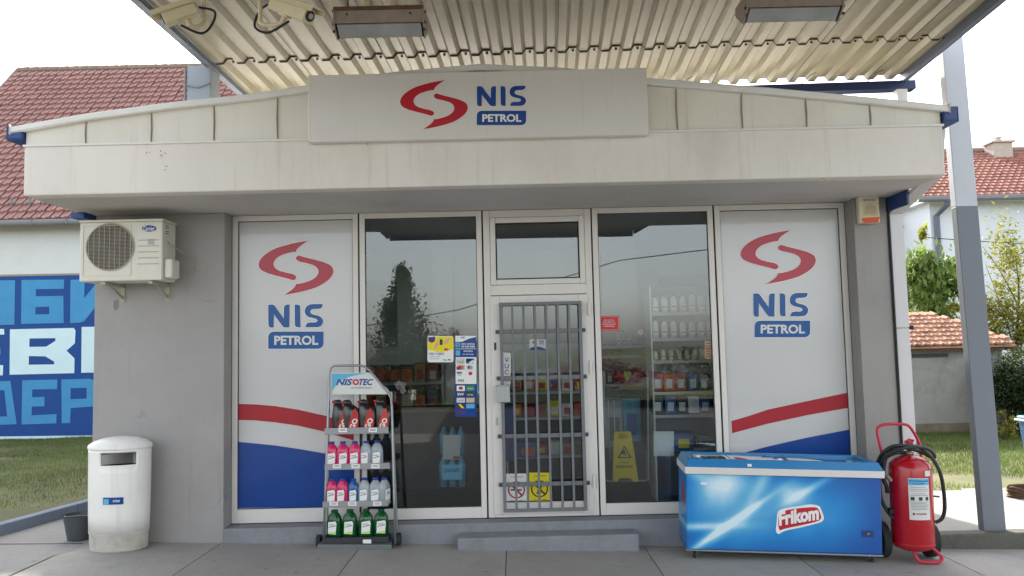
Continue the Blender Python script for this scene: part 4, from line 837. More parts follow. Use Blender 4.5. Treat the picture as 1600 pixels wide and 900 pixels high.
u, v = fpx(1348, 832); poly('thermometer_frame', rect(u-.045, v-.025, u+.045, v+.025), ff, 'gutter_blue', fz, 0, .006, bevel=.002); poly('thermometer_display', rect(u-.02, v-.010, u+.022, v+.012), ff, 'dark', fz, .006, .007); text('-18', u-.012, v+.007, u+.012, v-.006, ff, 'offwhite', fz, bold=0, d0=.007, d1=.008)
fs_ = lambda u, v, d: Vector((-d-.0005, u, v)); poly('side_sticker', [[(.12, .32), (.26, .36), (.28, .52), (.14, .48)]], fs_, 's_red', fz, 0, .0015)
poly('lid_label', rect(.50, FH+.008, .535, FH+.03), lambda u, v, d: Vector((u, -.012-d, v)), 'white', fz, 0, .002)
for x, y in ((.07, .07), (FW-.07, .07), (.07, FD-.07), (FW-.07, FD-.07)):
    c_ = MB().tube([(x-.012, y-.01, -.055), (x+.012, y-.01, -.055)], .03, 16).to('caster_wheel', 'tyre', fz); MB().box(x-.018, y-.02, -.05, x-.013, y+.02, -.014).box(x+.013, y-.02, -.05, x+.018, y+.02, -.014).box(x-.02, y-.02, -.02, x+.02, y+.02, -.0145).to('caster_fork', 'chrome', c_)
# ================================================================== WHEELED FIRE EXTINGUISHER
EX, EY = W(1424, 800, -.69).x, -.69; ez = gz(EX)
ex = thing('fire_extinguisher', 'large red wheeled fire extinguisher with black hose beside the freezer', 'fire extinguisher', (EX, EY, ez), (0, math.radians(.8), 0), local=True)
R = .166
MB().loft([(.085, .05, .05), (.095, .10, .10), (.12, R*.92, R*.92), (.155, R, R), (.76, R, R), (.80, R*.95, R*.95), (.835, R*.75, R*.75), (.86, R*.45, R*.45), (.875, R*.2, R*.2)], 40, 2).to('tank', 'ext_red', ex, smooth=True)
MB().loft([(.145, R+.002, R+.002), (.155, R+.003, R+.003), (.165, R+.002, R+.002)], 40, 2, caps=False).to('weld_ring', 'ext_red', ex, smooth=True)
v_ = MB().loft([(.915, .035, .035), (.94, .035, .035), (.945, .022, .022), (.985, .022, .022), (1.0, .028, .028), (1.02, .02, .02)], 16, 2).to('valve', 'brass', ex, smooth=True); v_.location.z -= .045
MB().tube([(-.045, -.02, 1.02), (0, -.02, 1.045), (.03, -.02, 1.035)], .011, 8).box(-.02, -.03, 1.0, .02, .01, 1.03).to('valve_lever', 'ext_red', v_)
_h = MB().tube(smooth_path([(-.16, .12, .84), (-.185, .14, 1.0), (-.195, .15, 1.10), (-.165, .155, 1.14), (-.10, .158, 1.155), (.0, .158, 1.155), (.07, .155, 1.145), (.115, .15, 1.09), (.16, .14, .98), (.155, .12, .84)], 5), .0125, 10).to('handle', 'ext_tube', ex, smooth=True); _h.location.z -= .045
MB().tube(smooth_path([(-.04, -.06, .12), (-.035, -.09, .07), (-.02, -.11, .03), (.03, -.12, .018), (.13, -.12, .018), (.175, -.11, .04), (.165, -.09, .07), (.12, -.06, .12)], 5), .014, 10).to('foot_loop', 'ext_tube', ex, smooth=True)
for x in (-.215, .19):
    w_ = MB().tube([(x-.035, .12, .15), (x+.035, .12, .15)], .148, 30).to('wheel', 'tyre', ex, bevel=.012)
    MB().tube([(x-.038, .12, .15), (x+.038, .12, .15)], .06, 16).to('wheel_rim', 'steel_grey', w_)
MB().tube([(-.24, .12, .15), (.21, .12, .15)], .012, 8).to('axle', 'steel_grey', ex)
def hoop(cx, cz, rx, rz, y, jit, a0=0, a1=2*PI, n=30): return [(cx+rx*math.cos(a0+(a1-a0)*i/n), y+jit*math.sin(2.1*i/n*PI), cz+rz*math.sin(a0+(a1-a0)*i/n)) for i in range(n+1)]
hs = MB()
hs.tube(smooth_path([(0.0, -.03, .96), (-.08, -.05, .985), (-.16, -.04, .955), (-.205, -.02, .86), (-.21, .0, .72), (-.19, .0, .66), (-.18, .01, .60)]), .015, 10)
hs.tube(smooth_path([(.02, .02, .93), (-.10, .0, .93), (-.19, .02, .87), (-.225, .03, .74), (-.22, .03, .55), (-.17, .0, .42), (-.14, -.02, .39)]), .014, 10)
hs.tube(smooth_path([(-.215, .05, .80), (-.21, -.03, .90), (-.14, -.08, .965), (-.02, -.09, .99), (.10, -.07, .975), (.18, -.02, .92), (.20, .04, .88), (.12, .09, .93), (-.02, .1, .96), (-.16, .09, .92)], closed=True), .014, 10, closed=True)
hs.tube(smooth_path([(-.23, .05, .84), (-.22, -.02, .93), (-.15, -.06, .995), (-.02, -.07, 1.0), (.08, -.06, .98)]), .013, 10)
hs.tube(smooth_path([(.05, -.06, .985), (.12, -.11, .90), (.16, -.14, .78), (.19, -.12, .62), (.205, -.09, .48), (.19, -.07, .40), (.145, -.06, .37)]), .014, 10)
_h = hs.to('hose', 'hose', ex, smooth=True); _h.location.z -= .045; _h.scale = (1.08, 1.08, 1)
MB().box(-.20, -.03, .385, -.135, .03, .43).to('hose_clip', 'black', ex, bevel=.006); MB().tube([(-.205, -.02, .70), (-.175, -.03, .66)], .019, 10).to('hose_fitting', 'brass', ex)
MB().tube([(.15, 0, .53), (.21, -.05, .53)], .008, 6).to('hose_hook', 'steel_grey', ex)
def cyl(u, v, d): # u angle metres around the front, v height
    A = u/R; return Vector(((R+d)*math.sin(A), -(R+d)*math.cos(A), v))
def cyl_patch(name, u0, u1, z0, z1, mat, d0, d1=None):
    mb = MB(); N = 10
    for i in range(N):
        a, b = u0+(u1-u0)*i/N, u0+(u1-u0)*(i+1)/N; mb.add([cyl(a, z0, d0), cyl(b, z0, d0), cyl(b, z1, d0), cyl(a, z1, d0)], [(0, 1, 2, 3)])
    return mb.to(name, mat, ex)
cyl_patch('instruction_label', -.095, .075, .365, .70, 'offwhite', .002); cyl_patch('label_header', -.093, .073, .645, .695, 'lightblue', .0035); cyl_patch('inspection_sticker', -.01+.05, .05+.05, .715, .76, 'offwhite', .002)
text('PROTIVPOŽARNI APARAT', -.085, .686, .065, .673, cyl, 's_blue', ex, bold=.01, d0=.0035, d1=.005); text('ZA POČETNE POŽARE', -.06, .665, .03, .654, cyl, 's_blue', ex, bold=0, d0=.0035, d1=.005)
for i, zz in enumerate((.63, .615, .60, .578, .565, .512, .50, .488, .476, .464, .452)):
    cyl_patch('label_text_line', -.08 if i != 3 else -.06, .06 if i % 3 else .04, zz-.0035, zz, 'mid', .0035)
for u0, u1 in ((-.08, -.052), (-.02, .008), (.035, .06)): cyl_patch('label_pictogram', u0, u1, .522, .55, 'dark', .0035)
cyl_patch('label_emblem', -.07, -.055, .405, .422, 'dark', .0035); text('VATROSPREM', -.045, .42, .035, .408, cyl, 's_red', ex, bold=.01, d0=.0035, d1=.005)
# ================================================================== STICKERS AND NOTICES ON THE GLASS
def flat(name, label, cat, x0, y0, x1, y1, Y, mat, r=0, group=None):
    c = W((x0+x1)/2, y1, Y); t = thing(name, label, cat, tuple(c), group=group)
    poly('sheet', rrect(x0, y0, x1, y1, r) if r else rect(x0, y0, x1, y1), PX(Y), mat, t, 0, .0015); return t, PX(Y)
GYf = -.009
t, m = flat('window_poster', 'white card poster with yellow top and hands passing a phone', 'poster', 668, 525, 708.5, 566, GYf, 'white', 3)
poly('yellow_field', [[(668.5, 527), (706, 525.5), (708, 528), (708, 546), (690, 551), (668.8, 547)]], m, 'yprint', t, .0015, .0025)
poly('purple_shield', [[(669, 527), (680, 526), (679.5, 533), (674.5, 536), (669.5, 533)]], m, 'purple', t, .0025, .0035); poly('phone', rrect(687, 530, 691.5, 539, 1), m, 'dark', t, .0025, .0035)
poly('hand', [[(681, 535), (685, 532), (685, 540), (681, 545), (678, 545), (679, 540)]], m, 'skin', t, .0025, .0035); poly('hand', [[(693, 533), (698, 530), (701, 527), (703, 530), (700, 536), (694, 538)]], m, 'skin', t, .0025, .0035)
text('NIS I TUBLE!', 671, 551, 694, 554.5, m, 's_blue', t, bold=.01, d0=.0015, d1=.003); text('Pristupi i uštedi', 671, 556, 688, 558, m, 'mid', t, bold=0, d0=.0015, d1=.003); text('akcije svaki dan', 671, 559.5, 686, 561.5, m, 'mid', t, bold=0, d0=.0015, d1=.003); text('Pay Me', 692, 561, 705, 564, m, 'dark', t, shear=.3, bold=.01, d0=.0015, d1=.003)
for x, c in ((696, 'v_red'), (699, 'orange')): poly('card_circle', ell(x, 546, 2, 2, 12), m, c, t, .0025, .0035)
t, m = flat('payment_sticker', 'tall blue and white sticker of payment card marks on the left window', 'sticker', 711, 524, 745, 651, GYf, 'v_blue', 1)
def q(x0, y0, x1, y1, c, nm='print_block', r=.8): return poly(nm, rrect(x0, y0, x1, y1, r), m, c, t, .0015, .0025)
q(711.5, 524.5, 744.5, 534, 'white'); poly('blue_swoop', [[(722, 534), (733, 529), (744, 526.5), (744, 534)]], m, 's_blue', t, .0025, .0035); text('NIS', 720, 526, 726, 529, m, 's_blue', t, d0=.0025, d1=.004)
q(711.8, 535, 719, 542.5, 'lightblue'); text('i', 714.5, 536.5, 716.5, 541.5, m, 's_blue', t, bold=.03, d0=.0025, d1=.004)
text('INFO CENTAR', 721, 536, 742, 539, m, 'white', t, d0=.0015, d1=.003); text('08 0008 8888', 721, 540, 742, 543, m, 'white', t, d0=.0015, d1=.003)
q(711.5, 544.7, 744.5, 545.5, 'white'); q(712, 547.5, 719, 555.5, 'lightblue'); text('APOTEKA', 724, 547.5, 739, 550, m, 'white', t, d0=.0015, d1=.003); text('za vaš auto', 723, 552, 740, 554.5, m, 'white', t, bold=0, d0=.0015, d1=.003)
q(712, 558, 744.5, 600, 'white')
q(713.5, 560, 726, 568, 'offwhite'); q(728, 560, 741, 568, 's_blue'); poly('wedge', [[(732, 567), (739, 562), (740, 565), (736, 567.5)]], m, 'white', t, .0025, .0035)
q(713.5, 570, 726, 578, 'dark'); q(728, 570, 741, 578, 'dark')
for x, c in ((718, 's_red'), (721.5, 'orange'), (732.5, 's_red'), (736, 'lightblue')): poly('card_circle', ell(x, 574, 2.6, 2.8, 14), m, c, t, .0025, .0038)
q(713.5, 580.5, 722, 588, 'lightblue'); poly('card_circle', ell(735, 583.5, 3, 3, 12), m, 's_red', t, .0025, .0035); q(731, 583, 739, 584.5, 'white')
text('VISA', 715.5, 592.5, 725, 596.5, m, 'dark', t, shear=.25, bold=.02, d0=.0025, d1=.004)
q(713.5, 602.5, 726.5, 611, 'white'); poly('card_circle', rrect(717, 604, 723, 609, 2), m, 's_red', t, .0025, .0035); q(728.5, 602.5, 741.5, 611, 'green'); text('S.com', 731, 605.5, 739, 608.5, m, 'white', t, bold=.0, d0=.0025, d1=.004)
q(713.5, 613, 726.5, 619, 'dark'); text('EW', 715, 614, 725, 618, m, 'white', t, bold=.03, d0=.0025, d1=.004); q(728.5, 613, 741.5, 619, 'dark'); text('MOBIL', 730, 615.5, 740, 618, m, 'white', t, bold=0, d0=.0025, d1=.004)
q(713.5, 621.5, 726.5, 629, 'offwhite'); q(728.5, 621.5, 741.5, 629, 'beige'); text('card', 716, 624, 724, 627, m, 's_blue', t, bold=0, d0=.0025, d1=.004)
q(713.5, 631, 726.5, 638, 'dark'); poly('wedge', [[(716, 631.5), (720, 631.5), (726, 638), (721, 637.5)]], m, 'yprint', t, .0025, .0035); q(728.5, 631, 741.5, 638, 'lightblue'); q(713.5, 640.5, 726.5, 647, 'purple')
t, m = flat('window_sticker', 'small triangular road sign stickers right of the tall payment sticker', 'sticker', 746.2, 600, 750.5, 616, GYf, 'lightblue'); poly('triangle', [[(746.4, 614), (748.3, 609.5), (750.3, 614)]], m, 'white', t, .0015, .0025)
t, m = flat('red_notice', 'small red notice with white lines on the right window', 'notice', 935, 493.5, 968, 517, GYf, 's_red', 1.5)
poly('border', [rrect(936.2, 494.7, 966.8, 515.8, 1)[0], rrect(936.9, 495.4, 966.1, 515.1, .8)[0]], m, 'skin', t, .0015, .0025)
for i, s in enumerate(('OBAVEŠTENJE', 'OVAJ OBJEKAT JE', 'POD VIDEO NADZOROM', 'OBEZBEĐENJE')): text(s, 943-(i % 3), 499+i*3.3, 960+(i % 3), 501.3+i*3.3, m, 'white', t, bold=0, d0=.0015, d1=.003)
Yin = .012
t, m = flat('paper_sheet', 'blank white paper sheet taped inside the right window', 'paper', 1021.5, 674, 1053, 712.5, Yin, 'paper')
t, m = flat('price_leaflet', 'pinkish leaflet at the right edge of the right window', 'leaflet', 1101, 533, 1112, 560.5, Yin, 'skin')
for i in range(6): poly('print_line', rect(1103, 536+i*4, 1110, 537.5+i*4), m, 'redgoods', t, .0015, .0025)
Yd = -.0205
t, m = flat('push_sign', 'narrow white sign with vertical blue letters behind the door bars', 'sign', 784.5, 551, 798, 601, Yd, 'white', 2)
for i, ch in enumerate('VUCI'): text(ch, 788.5, 559+i*9.5, 795, 566+i*9.5, m, 's_blue', t, bold=.01, d0=.0015, d1=.003)
t, m = flat('door_sticker', 'small white and blue station sticker high on the door glass', 'sticker', 827, 530, 853, 547, Yd, 'offwhite'); poly('blue_swoop', [[(827, 547), (828, 544), (835, 541.5), (843, 541.5), (852.5, 545), (853, 547)]], m, 's_blue', t, .0015, .0025)
text('NIS', 842, 532, 850, 535, m, 's_blue', t, d0=.0015, d1=.003); text('PETROL', 842, 536, 850, 538, m, 's_blue', t, d0=.0015, d1=.003); poly('mark', ell(835, 535, 3.5, 2.2, 12), m, 'mid', t, .0015, .0025)
for (x0, y0, x1, y1, c, lb_, rc) in ((791, 740, 825, 790, 'white', 'white no smoking sign low on the door behind the bars', 'v_red'), (827, 738.5, 861, 788, 'yprint', 'yellow prohibition sign low on the door behind the bars', 'rust')):
    t, m = flat('prohibition_sign', lb_, 'sign', x0, y0, x1, y1, Yd, c); cx, cy = (x0+x1)/2-1, (y0+y1)/2+.5
    poly('ring', [ell(cx, cy, 13.5, 13.5, 28)[0], ell(cx, cy, 11.3, 11.3, 28)[0]], m, rc, t, .0015, .0028); poly('bar', [[(cx-9.5, cy-7.5), (cx-7.5, cy-9.5), (cx+9.5, cy+7.5), (cx+7.5, cy+9.5)]], m, rc, t, .0015, .003)
    if c == 'white': poly('cigarette', rect(cx-9, cy-1.2, cx+8, cy+1.2), m, 'dark', t, .0015, .0022)
    else: poly('figure', [[(cx-5, cy+8), (cx-1, cy-3), (cx+2, cy-7), (cx+4, cy-3), (cx+1, cy+1), (cx+3, cy+8)]], m, 'dark', t, .0015, .0022)
    for i, (s, yy) in enumerate((('ZABRANJENO', y0+4), ('PUŠENJE', y1-9), ('HVALA NA RAZUMEVANJU', y1-5))): text(s, x0+7, yy, x1-7, yy+2.4, m, 'dark', t, bold=0, d0=.0015, d1=.003)
lb2 = thing('letter_box', 'small grey metal box on the left edge of the barred door', 'letter box', (-.1, -.15, 1.3)); a = W(776, 629, -.17); b = W(796.5, 603, -.17); box('case', (a.x, -.17, a.z, b.x, -.056, b.z), 'scale_lbl', lb2, .006); box('lid', (a.x-.004, -.175, b.z, b.x+.004, -.056, b.z+.006), 'scale_lbl', lb2)
# ================================================================== INSIDE THE SHOP
def wbox(x0, y0, x1, y1, Y, dep): a = W(x0, y1, Y); b = W(x1, y0, Y); return (a.x, Y, a.z, b.x, Y+dep, b.z)
ws = thing('wet_floor_sign', 'yellow folding wet floor sign standing inside the right window', 'floor sign', tuple(W(977, 752, .4)))
Pw = PX(.42)
poly('front_panel', [[(959.5, 676), (962, 674.5), (984, 674), (986, 675.5), (991, 705), (997.5, 752), (989, 753), (986, 748.5), (976, 746), (967, 749), (964, 753), (957.5, 752)], [(966.5, 678.5), (966.5, 686), (980.5, 686), (980.5, 678)]], Pw, 'yellow', ws, 0, .012, bevel=.003)
poly('back_panel', [[(960, 675), (984, 674.5), (996, 748), (959, 748)]], PX(.60), 'yellow', ws, 0, .012)
poly('warning_triangle', [[(975.5, 696), (987, 715.5), (965, 716)], [(975.5, 699), (968, 714.2), (984, 714)]], Pw, 'dark', ws, .012, .0145); poly('falling_figure', [[(973, 704), (976, 703), (979, 711), (977, 712), (975, 708), (972, 711), (971, 709)]], Pw, 'dark', ws, .012, .0145)
text('PAŽNJA!', 966, 721, 984, 724, Pw, 'dark', ws, bold=.0, d0=.012, d1=.0145); text('KLIZAV POD', 963, 727, 989, 731, Pw, 'dark', ws, bold=.02, d0=.012, d1=.0145)
dr = thing('drying_rack', 'white tube clothes airer folded behind the wet floor sign', 'airer', tuple(W(980, 752, .55)))
MB().tube([W(944, 580, .7), W(943, 742, .7), W(946, 750, .7), W(952, 752, .7), W(1008, 751, .7), W(1013, 748, .7), W(1012, 580, .7)], .008, 8).to('frame_tube', 'offwhite', dr); MB().tube([W(950, 625, .72), W(953, 714, .72), W(958, 716, .72), W(962, 714, .72), W(959, 625, .72)], .006, 8).to('inner_tube', 'offwhite', dr)
# drinks / oil shelves
def shelf_unit(name, label, x0, x1, ys_, Y, dep, mat='offwhite', back='int_panel', top=None, bottom=None):
    t = thing(name, label, 'shelf', tuple(W((x0+x1)/2, ys_[-1], Y)))
    a = W(x0, (ys_[0]), Y); b = W(x1, ys_[0], Y); tz = a.z+.45 if top is None else W(x0, top, Y).z
    box('back_panel', (a.x, Y+dep, .306, b.x, Y+dep+.02, tz), back, t)
    for x in (a.x-.015, b.x): box('side_panel', (x, Y, .306, x+.015, Y+dep+.02, tz), mat, t)
    for py in ys_:
        z = W((x0+x1)/2, py, Y).z; s = box('shelf_board', (a.x, Y, z-.022, b.x, Y+dep, z), mat, t)
        box('price_rail', (a.x, Y-.004, z-.026, b.x, Y, z+.006), 'scale_lbl', s)
    return t
SYi = .55
shelf_unit('oil_shelf', 'tall shop shelf of white oil bottles inside the right window', 1018, 1150, [488, 528, 563, 612, 648, 700], SYi, .3, back='mid', top=445)
def jug(mat, w_, h, capm='dark'):
    t = thing('oil_bottle', '', 'bottle', local=True); MB().loft([(0, w_, .035), (h*.7, w_, .035), (h*.85, w_*.8, .03), (h*.95, w_*.35, .018)], 12, 3.5).to('body', mat, t, smooth=True); MB().loft([(h*.93, w_*.32, .018), (h, w_*.32, .018)], 10, 2).to('cap', capm, t); poly('label', rect(-w_*.7, h*.15, w_*.7, h*.6), lambda x, z, d: Vector((x, -.035-d, z)), 'offwhite', t, -.002, .001); poly('label_stripe', rect(-w_*.7, h*.3, w_*.7, h*.36), lambda x, z, d: Vector((x, -.035-d, z)), 'mid', t, .001, .002); return t
jg = jug('offwhite', .035, .18); first = True
for py, n_, sc_, row in ((487.5, 7, 1.0, 'top'), (527.5, 7, 1.0, 'second'), (562.5, 8, .62, 'third')):
    for i in range(n_):
        px = 1024+i*(1110-1024)/(n_-1); p = W(px, py, SYi+.08); o = jg if first else copy_tree(jg); first = False
        o.location = (p.x, SYi+.08, W(1084, py, SYi).z+.001); o.scale = (sc_, 1, sc_*random.uniform(.94, 1.08)); o['label'] = f'{["leftmost","second","third","fourth","fifth","sixth","seventh","eighth"][i]} white oil bottle from the left on the {row} shelf inside the right window'; o['group'] = f'white oil bottles on the {row} interior shelf'
def packbox(px0, py0, px1, py1, Y, dep, mat, name, label, group, sub='paper'):
    b = wbox(px0, py0, px1, py1, Y, dep); t = thing(name, label, 'package', (b[0], b[1], b[2]), group=group); box('carton', b, mat, t, .004)
    w_, h = px1-px0, py1-py0; poly('label', rect(px0+w_*.2, py0+h*.35, px1-w_*.2, py1-h*.15), PX(Y-.001), sub, t, 0, .0015); return t
random.seed(3)
for py, lst, row in ((611, [('redgoods', 1028), ('orange', 1046), ('redgoods', 1064), ('bluegoods', 1083), ('int_dark', 1100)], 'fourth'), (647, [('int_dark', 1028), ('bluegoods', 1048), ('int_dark', 1066), ('offwhite', 1084), ('bluegoods', 1102)], 'fifth')):
    for i, (c, px) in enumerate(lst): packbox(px-8, py-28, px+8, py-.8, SYi+.02, .15, c, 'goods_pack', f'{["first","second","third","fourth","fifth"][i]} {dict(redgoods="red",orange="orange",bluegoods="blue",int_dark="black",offwhite="white")[c]} pack from the left on the {row} interior shelf', 'packs on the interior shelf')
packbox(1054, 676, 1083, 704, .5, .25, 'bluegoods', 'detergent_box', 'blue and red printed box beside the taped paper sheet', None, 'yprint')
packbox(1088, 683, 1112, 703, .7, .25, 'int_dark', 'dark_box', 'dark box low in the right corner of the right window', None, 'mid')
shelf_unit('low_shelf', 'low white shop shelf left of the oil shelf inside the right window', 934, 1008, [541, 556, 600, 622], 1.5, .3, back='int_panel', top=538)
for x0, c, nm in ((936, 'offwhite', 'white'), (948, 'mid', 'grey'), (960, 'offwhite', 'second white'), (972, 'cardboard', 'brown')): packbox(x0, 581, x0+10, 599.5, 1.53, .15, c, 'goods_pack', f'small {nm} pack on the low white shelf', 'packs on the low white shelf')
ob = thing('orange_bundle', 'orange rounded bundle with lime tag on the low shelf', 'bundle', tuple(W(982, 600, 1.6))); c_ = W(983, 588, 1.38)
MB().loft([(c_.z-.075, .05, .05), (c_.z-.06, .15, .07), (c_.z, .19, .09), (c_.z+.05, .16, .07), (c_.z+.07, .06, .04)], 24, 2.3, cx=c_.x, cy=c_.y).to('bundle', 'redgoods', ob, smooth=True); poly('tag', [[(974, 579), (985, 580), (984, 590), (980, 597), (977, 590)]], PX(1.27), 'lime', ob)
packbox(975, 622, 1000, 690, .95, .2, 'teal', 'blue_cooler', 'tall blue carton inside behind the wet floor sign', None, 'bluegoods')
packbox(945, 626, 974, 700, .98, .2, 'scale_lbl', 'striped_carton', 'grey striped carton inside behind the wet floor sign', None, 'mid')
for i, px in enumerate((966, 975, 984)):
    o = copy_tree(jg); p = W(px, 540, 1.58); o.location = (p.x, 1.58, W(970, 541, 1.5).z+.001); o.scale = (.8, 1, .95); o['label'] = ['left', 'middle', 'right'][i]+' grey bottle of the trio on top of the low white shelf'; o['group'] = 'bottles on the low white shelf'
t = thing('round_sticker', 'round red and white sticker above the low white shelf', 'sticker', tuple(W(1001, 526, .8))); poly('disc', ell(1001, 519, 7, 7, 24), PX(.8), 'offwhite', t, 0, .003); poly('ring', [ell(1001, 519, 7, 7, 24)[0], ell(1001, 519, 4.8, 4.8, 24)[0]], PX(.8), 'redgoods', t, .003, .004)
# door view: shelf with colourful goods
shelf_unit('snack_shelf', 'shop shelf of snacks seen through the barred door', 792, 925, [612, 652, 712], 1.5, .3, back='int_dark', top=585)
random.seed(11)
cn = dict(orange='orange', yellow='yellow', redgoods='red', bluegoods='blue', cardboard='brown', offwhite='white', green='green')
for ri_, (py, nm) in enumerate(((611, 'top'), (651, 'middle'), (711, 'bottom'))):
    cs = [['cardboard', 'orange', 'yellow', 'bluegoods', 'offwhite', 'redgoods'], ['orange', 'redgoods', 'cardboard', 'yellow', 'offwhite', 'orange'], ['bluegoods', 'bluegoods', 'redgoods', 'offwhite', 'cardboard', 'green']][ri_]
    for i, c in enumerate(cs): packbox(798+i*20, py-random.uniform(16, 24), 815+i*20, py-.8, 1.52, .2, c, 'snack_pack', f'{cn[c]} snack pack, {["first","second","third","fourth","fifth","sixth"][i]} from the left on the {nm} shelf behind the door', 'snack packs behind the door', random.choice(['yellow', 'offwhite', 'redgoods']))
packbox(808, 690, 842, 716, .9, .3, 'bluegoods', 'blue_crate', 'blue crate on the shop floor behind the door', None, 'orange')
packbox(790, 632, 804, 720, .7, .3, 'gutter_blue', 'blue_cabinet', 'narrow dark blue cabinet just inside the door', None, 'purple')
# left window: water packs, counter, red goods
def water_pack(x0, y0, x1, y1, Y, label, txt):
    t = thing('water_pack', label, 'water pack', tuple(W((x0+x1)/2, y1, Y)), group='shrink wrapped water packs in the left window'); a = W(x0, y1, Y); b = W(x1, y0, Y); n_ = 3; w_ = (b.x-a.x)/n_
    for j in range(2):
        for i in range(n_): MB().loft([(a.z, w_*.42, w_*.42), (a.z+(b.z-a.z)*.72, w_*.48, w_*.48), (a.z+(b.z-a.z)*.9, w_*.2, w_*.2), (b.z, w_*.14, w_*.14)], 14, 2.2, cx=a.x+w_*(i+.5), cy=Y+w_*(.5+j)).to('bottle', 'teal', t, smooth=True)
    poly('wrap_label', rect(x0+6, y0+(y1-y0)*.28, x1-6, y1-(y1-y0)*.25), PX(Y-.004), 'lightblue' if txt else 'scale_lbl', t, 0, .002)
    if txt: text(txt, x0+9, y0+(y1-y0)*.36, x1-9, y0+(y1-y0)*.55, PX(Y-.004), 's_blue', t, bold=.02, d0=.002, d1=.004)
water_pack(685, 712, 728, 762, .35, 'lower blue water pack inside the left window', 'jazak'); water_pack(686, 668, 726, 711, .36, 'upper water pack stacked on the lower one', '')
t, m = flat('leaflet_card', 'pale leaflet with a red corner leaning on the upper water pack', 'leaflet', 692, 680, 719, 718, .33, 'scale_lbl'); poly('red_corner', rect(708, 713, 718, 717), m, 'redgoods', t, .0015, .0025)
ct = thing('shop_counter', 'long wooden topped counter inside the left window', 'counter', (-1.0, 1.4, .31)); box('body', (-1.9, 1.45, .31, -.35, 2.0, 1.16), 'int_dark', ct, .01); box('worktop', (-1.95, 1.4, 1.16, -.3, 2.05, 1.20), 'wood', ct, .004)
shelf_unit('red_goods_shelf', 'shelf of red and orange goods inside the left window', 560, 690, [598, 640], 2.12, .3, back='int_dark', top=572)
for ri_, (py, nm) in enumerate(((597, 'upper'), (639, 'lower'))):
    for i, c in enumerate([['orange', 'redgoods', 'redgoods', 'orange', 'cardboard', 'redgoods'], ['redgoods', 'cardboard', 'redgoods', 'offwhite', 'orange', 'bluegoods']][ri_]): packbox(568+i*20, py-random.uniform(18, 30), 584+i*20, py-.8, 2.14, .2, c, 'goods_pack', f'{cn[c]} pack, {["first","second","third","fourth","fifth","sixth"][i]} from the left on the {nm} shelf in the left window', 'packs in the left window', random.choice(['redgoods', 'offwhite', 'orange']))
# ================================================================== ROOF TILE ROWS
def tile_mesh(w_, l_, th, name, mat):
    # curved interlocking tile: x along the eaves, y up the slope, z out
    xs_ = [0, .18*w_, .36*w_, .55*w_, .75*w_, w_]; zs = [.0, .45*th, 0.1*th, 0, .75*th, .45*th]
    vs = []
    for y, lift in ((0, th*1.1), (l_*1.08, 0)):
        for x, z in zip(xs_, zs): vs.append((x+0, y, z+lift))
    for x, z in zip(xs_, zs): vs.append((x, 0, z+lift*0))
    n_ = 6; fs = [(i, i+1, n_+i+1, n_+i) for i in range(n_-1)]+[(2*n_+i, 2*n_+i+1, i+1, i) for i in range(n_-1)]
    me = bpy.data.meshes.new(name); me.from_pydata(vs, [], fs); me.materials.append(mt[mat]); me.update(); return me
def tile_roof(parent, P, ex_, ey_, nx, ny, w_, l_, th, mat, want=lambda p: True, n_parts=0, near=None, xclip=None):
    """P eaves corner; ex_ along eaves, ey_ up slope"""
    ex_ = Vector(ex_).normalized(); ey_ = Vector(ey_).normalized(); ez_ = ex_.cross(ey_).normalized(); me = tile_mesh(w_, l_, th, 'tile', mat)
    Mx = Matrix((ex_, ey_, ez_)).transposed().to_4x4(); off = OFF[parent.name]
    cells = []
    for j in range(ny):
        for i in range(nx):
            if xclip and not xclip(i*w_, j*l_): continue
            cells.append(Vector(P)+ex_*(i*w_)+ey_*(j*l_)+ez_*.01)
    vis = [c for c in cells if want(c)]; vis.sort(key=lambda c: (c-CAM).length); parts = set(id(c) for c in vis[:n_parts]); mb_ = MB()
    for c in cells:
        jit = Matrix.Rotation(random.uniform(-.02, .02), 4, 'Z') @ Matrix.Rotation(random.uniform(-.03, .03), 4, 'X')
        if id(c) in parts:
            o = bpy.data.objects.new('tile', me); COL.objects.link(o); o.parent = parent; m4 = (Mx @ jit); m4.translation = c-off+ez_*random.uniform(0, .008); o.matrix_local = m4
        else:
            m4 = Mx @ jit; m4.translation = c+ez_*random.uniform(0, .008); mb_.add([m4 @ v.co for v in me.vertices], [tuple(p.vertices) for p in me.polygons])
    if mb_.v: mb_.to('roof_tiles', mat, parent, kind='stuff')
def pproj(p):
    q = Vector(p)-CAM; z = q.dot(_f); return 800+FPX*q.dot(_r2)/z, 450-FPX*q.dot(_u2)/z
# ================================================================== LEFT HOUSE WITH MURAL
HY = 11.0; hx0, hx1 = -16.5, -3.0
house = thing('mural_house', 'white house with red tiled roof and a blue painted mural on its wall', 'house', (-10, HY, 0))
box('wall', (hx0+2.1, HY, -.3, hx1, 19.5, 5.02), 'm_wall', house)
ztop = W(0, 431, HY).z; zbot = .06
ez0 = W(0, 350, HY-.35).z; EYv = HY-.42; rz = W(30, 110, 15.5).z; xr0 = W(30, 107, 15.5).x
eave = Vector((xr0, EYv, ez0+.05)); slope = Vector((0, 15.5-EYv, rz-ez0-.05)); SL = slope.length
MB().hexa([(xr0, EYv, ez0-.03), (hx1, EYv, ez0-.03), (hx1, 15.5, rz-.08), (xr0, 15.5, rz-.08), (xr0, EYv, ez0+.045), (hx1, EYv, ez0+.045), (hx1, 15.5, rz-.005), (xr0, 15.5, rz-.005)]).to('roof', 'slope', house)
